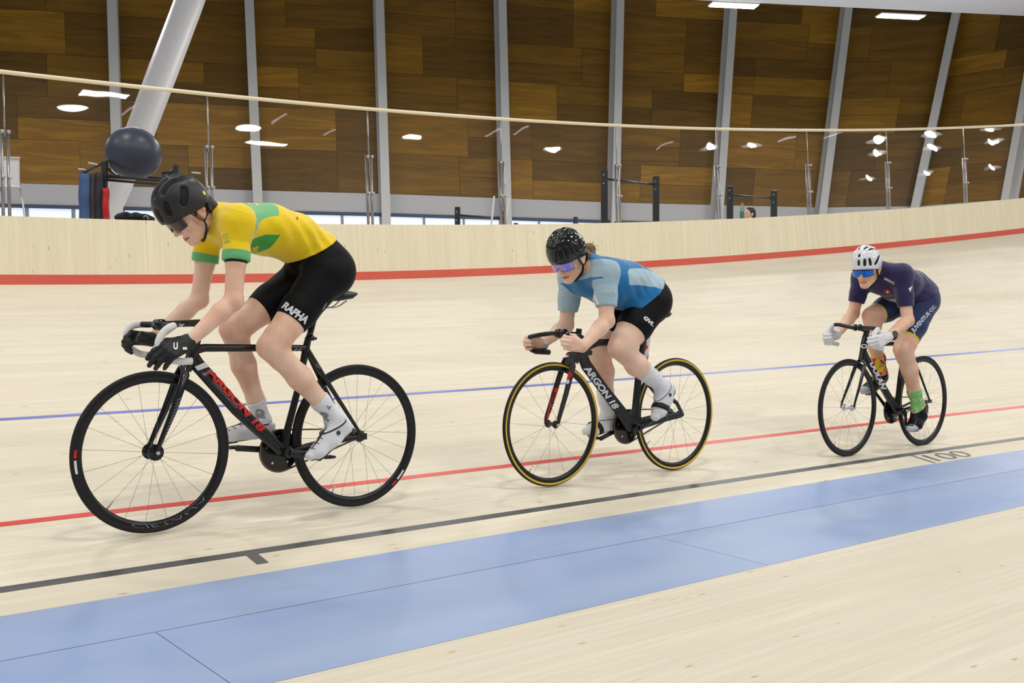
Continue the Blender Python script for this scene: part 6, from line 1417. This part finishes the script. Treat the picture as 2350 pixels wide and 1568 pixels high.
ballc = at_Y(306, 352, Yr + 0.22)
bm = bmesh.new(); bmesh.ops.create_uvsphere(bm, u_segments=48, v_segments=32, radius=1.0)
rb = 62.5 / F * (Yr + 0.22); 
for v in bm.verts:
    g = 1 + 0.006 * math.sin(v.co.z * 60) * (1 if abs(v.co.z) > 0.55 else 0); v.co = v.co * rb * g; v.co.z *= 0.93
bl = bm_obj('exercise_ball', bm, mat('slate_blue_vinyl', (52, 58, 76), 0.38, spec=0.5), None); bl.location = ballc; bl.rotation_euler = (R(-18), R(8), 0)
tag(bl, 'large slate blue exercise ball resting on top of the black rack', 'ball')
def mat_hang(px0, px1, pt, pb, Y, col, nm, lab, th_=0.05):
    a = at_Y(px0, pt, Y); b = at_Y(px1, pt, Y); w_ = (b - a).length; zb = at_Y(px0, pb, Y).z; bm = bmesh.new(); n = 10; V = []
    for i in range(n + 1):
        z = a.z + (zb - a.z) * i / n; off = 0.012 * math.sin(i * 1.3)
        V.append([bm.verts.new((x, y + off, z - a.z)) for x, y in ((0, 0), (w_ / 2, -0.012), (w_, 0), (w_, th_), (w_ / 2, th_ - .01), (0, th_))])
    for A, B in zip(V[:-1], V[1:]):
        for k in range(6): bm.faces.new((A[k], A[(k + 1) % 6], B[(k + 1) % 6], B[k]))
    bm.faces.new(V[0]); bm.faces.new(V[-1][::-1]); o = bm_obj('exercise_mat', bm, mat(nm, col, 0.7, bump=0.2, bscale=30), None); o.location = a
    return tag(o, lab, 'mat', 'mats hanging from the storage rack')
zb_ = 540
mat_hang(180, 204, 398, zb_, Yr - 0.12, (62, 92, 140), 'blue_mat', 'blue exercise mat hanging at the left end of the black rack')
mat_hang(206, 216, 398, zb_, Yr - 0.10, (60, 48, 50), 'brown_mat', 'dark brown mat hanging right beside the blue mat')
mat_hang(218, 233, 396, zb_, Yr - 0.10, (34, 32, 36), 'black_mat', 'black mat hanging between the brown mat and the red mat')
mat_hang(235, 247, 432, zb_, Yr - 0.14, (200, 12, 16), 'red_mat', 'bright red mat hanging under the exercise ball')
# plyo box + bag
def plybox(px, py, Y, sx, sy, name, lab, cat, m):
    p = at_Y(px, py, Y); h = p.z - ZF; t = thing(name, lab, cat, (p.x, p.y, ZF)); bm = bmesh.new(); box(bm, (0, 0, h / 2), (sx, sy, h)); bmesh.ops.bevel(bm, geom=bm.edges[:], offset=0.01, segments=2, affect='EDGES'); bm_obj('box_body', bm, m, t, False)
    bm = bmesh.new(); box(bm, (0, 0, h - 0.012), (sx + 0.02, sy + 0.02, 0.024)); bm_obj('lid', bm, m, t, False); return t, p.z
PLY = mat('plywood', (170, 140, 100), 0.6, var=0.1, vscale=8)
t_, zt = plybox(306, 509.5, 11.6, 0.62, 0.4, 'plyo_box', 'plywood box behind the track wall, hidden under the black bag', 'box', PLY)
c0 = at_Y(308, 497, 11.6); c0.z = zt; BZ = 1.25
Pq, Fq = sculpt([G([ell((-0.10, 0, 0.03), (0.10, 0.13, 0.055)), ell((0.02, 0.0, 0.035), (0.13, 0.12, 0.045)), ell((0.13, 0.01, 0.025), (0.09, 0.10, 0.038)), caps((-0.16, -0.1, 0.03), (-0.04, -0.11, 0.065), 0.018, 0.018), caps((0.04, -0.10, 0.06), (0.18, -0.09, 0.02), 0.012, 0.012)], 0.02, 0)], 0.006, cuts=[((0, 0, 0.0), (0, 0, -1))])
Pq = Pq * np.array([1, 1, 1.25]) + 0.004 * np.sin(Pq[:, [0]] * 60) * np.array([[0, 0, 1.0]])
bg = np_obj('backpack', Pq, Fq, mat('black_nylon', (18, 18, 20), 0.6), None); bg.location = c0; tag(bg, 'flattened black bag lying behind the wall, left of the leading cyclist', 'bag')
bm = bmesh.new(); tube(bm, spl([Vector((0.14, -0.12, 0.03)), Vector((0.17, -0.13, 0.055)), Vector((0.20, -0.12, 0.02))], 5), 0.006, 6); bm_obj('strap', bm, WHT, bg)
# flip chart at the far left
p = at_Y(20, 395, 13.5); t = thing('whiteboard', 'small white board on a stand at the left edge', 'board', (p.x, p.y, ZF)); hz = p.z - ZF
bm = bmesh.new(); box(bm, (0.0, 0, hz), (0.27, 0.03, 0.36)); bmesh.ops.bevel(bm, geom=bm.edges[:], offset=0.008, segments=2, affect='EDGES'); bm_obj('panel', bm, mat('white_panel', (222, 222, 224), 0.35), t, False)
bm = bmesh.new(); tube(bm, [Vector((-0.14, -0.02, hz + 0.18)), Vector((0.15, -0.02, hz + 0.175))], 0.014, 8); bm_obj('top_rail', bm, mat('white_peg', (210, 205, 195), 0.5), t); bm = bmesh.new(); tube(bm, [Vector((-0.14, -0.02, hz - 0.18)), Vector((0.15, -0.02, hz - 0.19))], 0.016, 8); bm_obj('tray', bm, WHT, t)
bm = bmesh.new()
for e in (-0.1, 0.1): tube(bm, [Vector((e, 0.03, hz)), Vector((e * 3, 0.1, 0.0))], 0.012, 8)
bm_obj('leg', bm, STEEL, t)
# pull-up frames
def frame(pa, pb, bar, Y, dY, lab, w_=0.11, holes=True):
    A = at_Y(*pa, Y); B = at_Y(*pb, Y + dY); o = Vector((A.x, A.y, ZF)); t = thing('pull_up_frame', lab, 'gym frame', o, 0, 'black steel exercise frames behind the glass')
    for q in (A, B):
        bm = bmesh.new(); beam(bm, Vector((q.x, q.y, ZF)) - o, q - o, w_, w_ * 0.8); bmesh.ops.bevel(bm, geom=bm.edges[:], offset=0.008, segments=1, affect='EDGES'); u = bm_obj('upright', bm, BKM, t, False)
        for k in range(2):
            bm = bmesh.new(); lathe(bm, [(0, -0.01), (0.014, -0.01), (0.014, 0.01), (0, 0.01)], seg=10, c=tuple(q - o + Vector((-w_ * 0.15, -w_ * 0.42, -0.10 - 0.16 * k)))); bm_obj('bolt', bm, STEEL, u, False)
        bm = bmesh.new(); box(bm, Vector((q.x, q.y, ZF + 0.02)) - o, (0.3, 0.3, 0.02)); bm_obj('foot_plate', bm, BKM, t, False)
    a = at_Y(*bar[0], Y); b = at_Y(*bar[1], Y + dY); bm = bmesh.new(); tube(bm, [a - o, b - o], 0.022, 10); bm_obj('crossbar', bm, BKM, t)
    return t
frame((1387, 390), (1505.5, 405), ((1390, 411), (1502, 424)), 20.0, 1.0, 'taller black pull-up frame behind the glass, right of the black-helmeted cyclist', 0.125)
frame((1675, 427), (1776, 437), ((1678, 448), (1774, 455)), 22.5, 0.8, 'smaller black pull-up frame with the bottle between its uprights', 0.13)
frame((1050, 475), (1155, 484), ((1052, 494), (1153, 501)), 20.5, 0.7, 'low black frame just left of the black-helmeted cyclist, ending at a glass post', 0.105)
# stub posts
for (px, py, Y, lab) in ((1321, 498, 18.5, 'short black post top just above the helmet of the middle cyclist'), (1415, 508, 18.0, 'tiny rounded black post top beside the tall pull-up frame'), (1184, 512, 17.0, 'low black rounded top peeking over the wall right of the low frame')):
    q = at_Y(px, py, Y); bm = bmesh.new(); tube(bm, [Vector((0, 0, 0)), Vector((0, 0, q.z - ZF - 0.02)), Vector((0, 0, q.z - ZF))], [0.045, 0.045, 0.03], 14); o = bm_obj('bollard', bm, BKM, None, angle=50); o.location = (q.x, q.y, ZF); tag(o, lab, 'post')
# leaning white bars
for (a, b, lab) in (((1134, 450), (1128, 512), 'thin white bar leaning left of the glass post'), ((1168, 455), (1164, 480), 'short thin white bar right of the glass post above the low frame')):
    A = at_Y(*a, 17.5); B0 = at_Y(*b, 17.5); d = (A - B0).normalized(); B = A - d * ((A.z - ZF) / d.z); bm = bmesh.new(); tube(bm, [Vector((0, 0, 0)), (A - B) * 0.5, A - B], [0.016, 0.018, 0.016], 10); o = bm_obj('training_pole', bm, WHT, None); o.location = B; tag(o, lab, 'pole', 'white training poles')
# bottle on a box between the uprights
t_, zt = plybox(1704, 505, 17.6, 0.26, 0.3, 'plyo_box', 'plywood box behind the wall, hidden under the orange-capped bottle', 'box', PLY)
q = at_Y(1703, 500, 17.5); hb_ = 0.235; zt += 0.0
bt = thing('water_bottle', 'green and white water bottle with an orange cap behind the wall', 'bottle', (q.x, q.y, zt))
for (pr, m_, n_) in (([(0, 0), (0.035, 0), (0.038, 0.01), (0.038, 0.13)], mat('green_plastic', (84, 150, 122), 0.4), 'body'), ([(0.0382, 0.13), (0.0385, 0.185), (0.036, 0.205), (0.030, 0.22)], mat('mint_plastic', (160, 190, 180), 0.4), 'shoulder'), ([(0.031, 0.22), (0.031, 0.245), (0.014, 0.255), (0.010, 0.275), (0, 0.277)], mat('orange_cap', (240, 110, 30), 0.4), 'cap')):
    bm = bmesh.new(); lathe(bm, pr, seg=24); bmesh.ops.rotate(bm, verts=bm.verts, matrix=Matrix.Rotation(R(90), 3, 'X')); 
    for v in bm.verts: v.co.z = abs(v.co.z)
    bm_obj(n_, bm, m_, bt, angle=40)
# seated onlooker behind the bottle
q = at_Y(1720, 492, 19.2); hz = q.z
on = thing('person', 'seated person with dark hair, only the head showing behind the wall beside the bottle', 'person', (q.x, q.y, ZF)); H = hz - ZF
hgx, hsb, T_, E_, C_ = head_groups(np.array([0, 0, H]), np.array([[-0.9, 0.436, 0], [-0.436, -0.9, 0], [0, 0, 1.0]]), 1.0)
sk = [G([caps((0.02, 0.03, H - 0.06), (0.03, 0.04, H - 0.20), 0.05, 0.055)], 0.02, 0.02), G([caps((0.03, 0.05, H - 0.30), (0.03, 0.07, H - 0.62), 0.12, 0.12, (1, 0, 0), 1.25), caps((-0.16, 0.05, H - 0.27), (0.20, 0.07, H - 0.27), 0.06, 0.06)], 0.04, 0.03)]
for e in (-0.19, 0.23): sk.append(G([caps((e, 0.05, H - 0.28), (e * 1.1, -0.02, H - 0.52), 0.048, 0.04), caps((e * 1.1, -0.02, H - 0.52), (e * 0.5, -0.25, H - 0.58), 0.04, 0.03)], 0.02, 0.02)); sk.append(G([caps((e * 0.5, 0.07, H - 0.68), (e * 0.5, -0.36, H - 0.68), 0.075, 0.055), caps((e * 0.5, -0.36, H - 0.68), (e * 0.5, -0.38, 0.06), 0.055, 0.04), caps((e * 0.5, -0.38, 0.045), (e * 0.5, -0.55, 0.035), 0.04, 0.03)], 0.03, 0.03))
Pp, Fp = sculpt(hgx + sk, 0.009, subs=hsb); np_obj('body', Pp, Fp, SK1, on)
Pp, Fp = sculpt([G([E_((-0.02, 0, 0.045), (0.106, 0.086, 0.094)), E_((-0.06, 0, -0.02), (0.06, 0.08, 0.09))], 0.02, 0, )], 0.007, cuts=[(T_(0.07, 0, 0.03), unit(T_(1, 0, -0.6) - T_(0, 0, 0)))]); np_obj('hair', Pp, Fp, HAIR_D, on)
Pp, Fp = sculpt([G(s_.p, s_.k, s_.ko, grow=0.012) for s_ in sk[1:]], 0.012, cuts=[((0, 0, 0.12), (0, 0, -1))]); np_obj('tracksuit', Pp, Fp, mat('grey_fabric', (96, 100, 108), 0.8), on)
bm = bmesh.new(); box(bm, (0.02, 0.08, (H - 0.76) / 2), (0.4, 0.36, H - 0.76)); bmesh.ops.bevel(bm, geom=bm.edges[:], offset=0.015, segments=2, affect='EDGES'); st_ = bm_obj('stool', bm, BKM, None, False); st_.location = (q.x, q.y, ZF); tag(st_, 'black cube stool under the seated person behind the wall', 'stool')
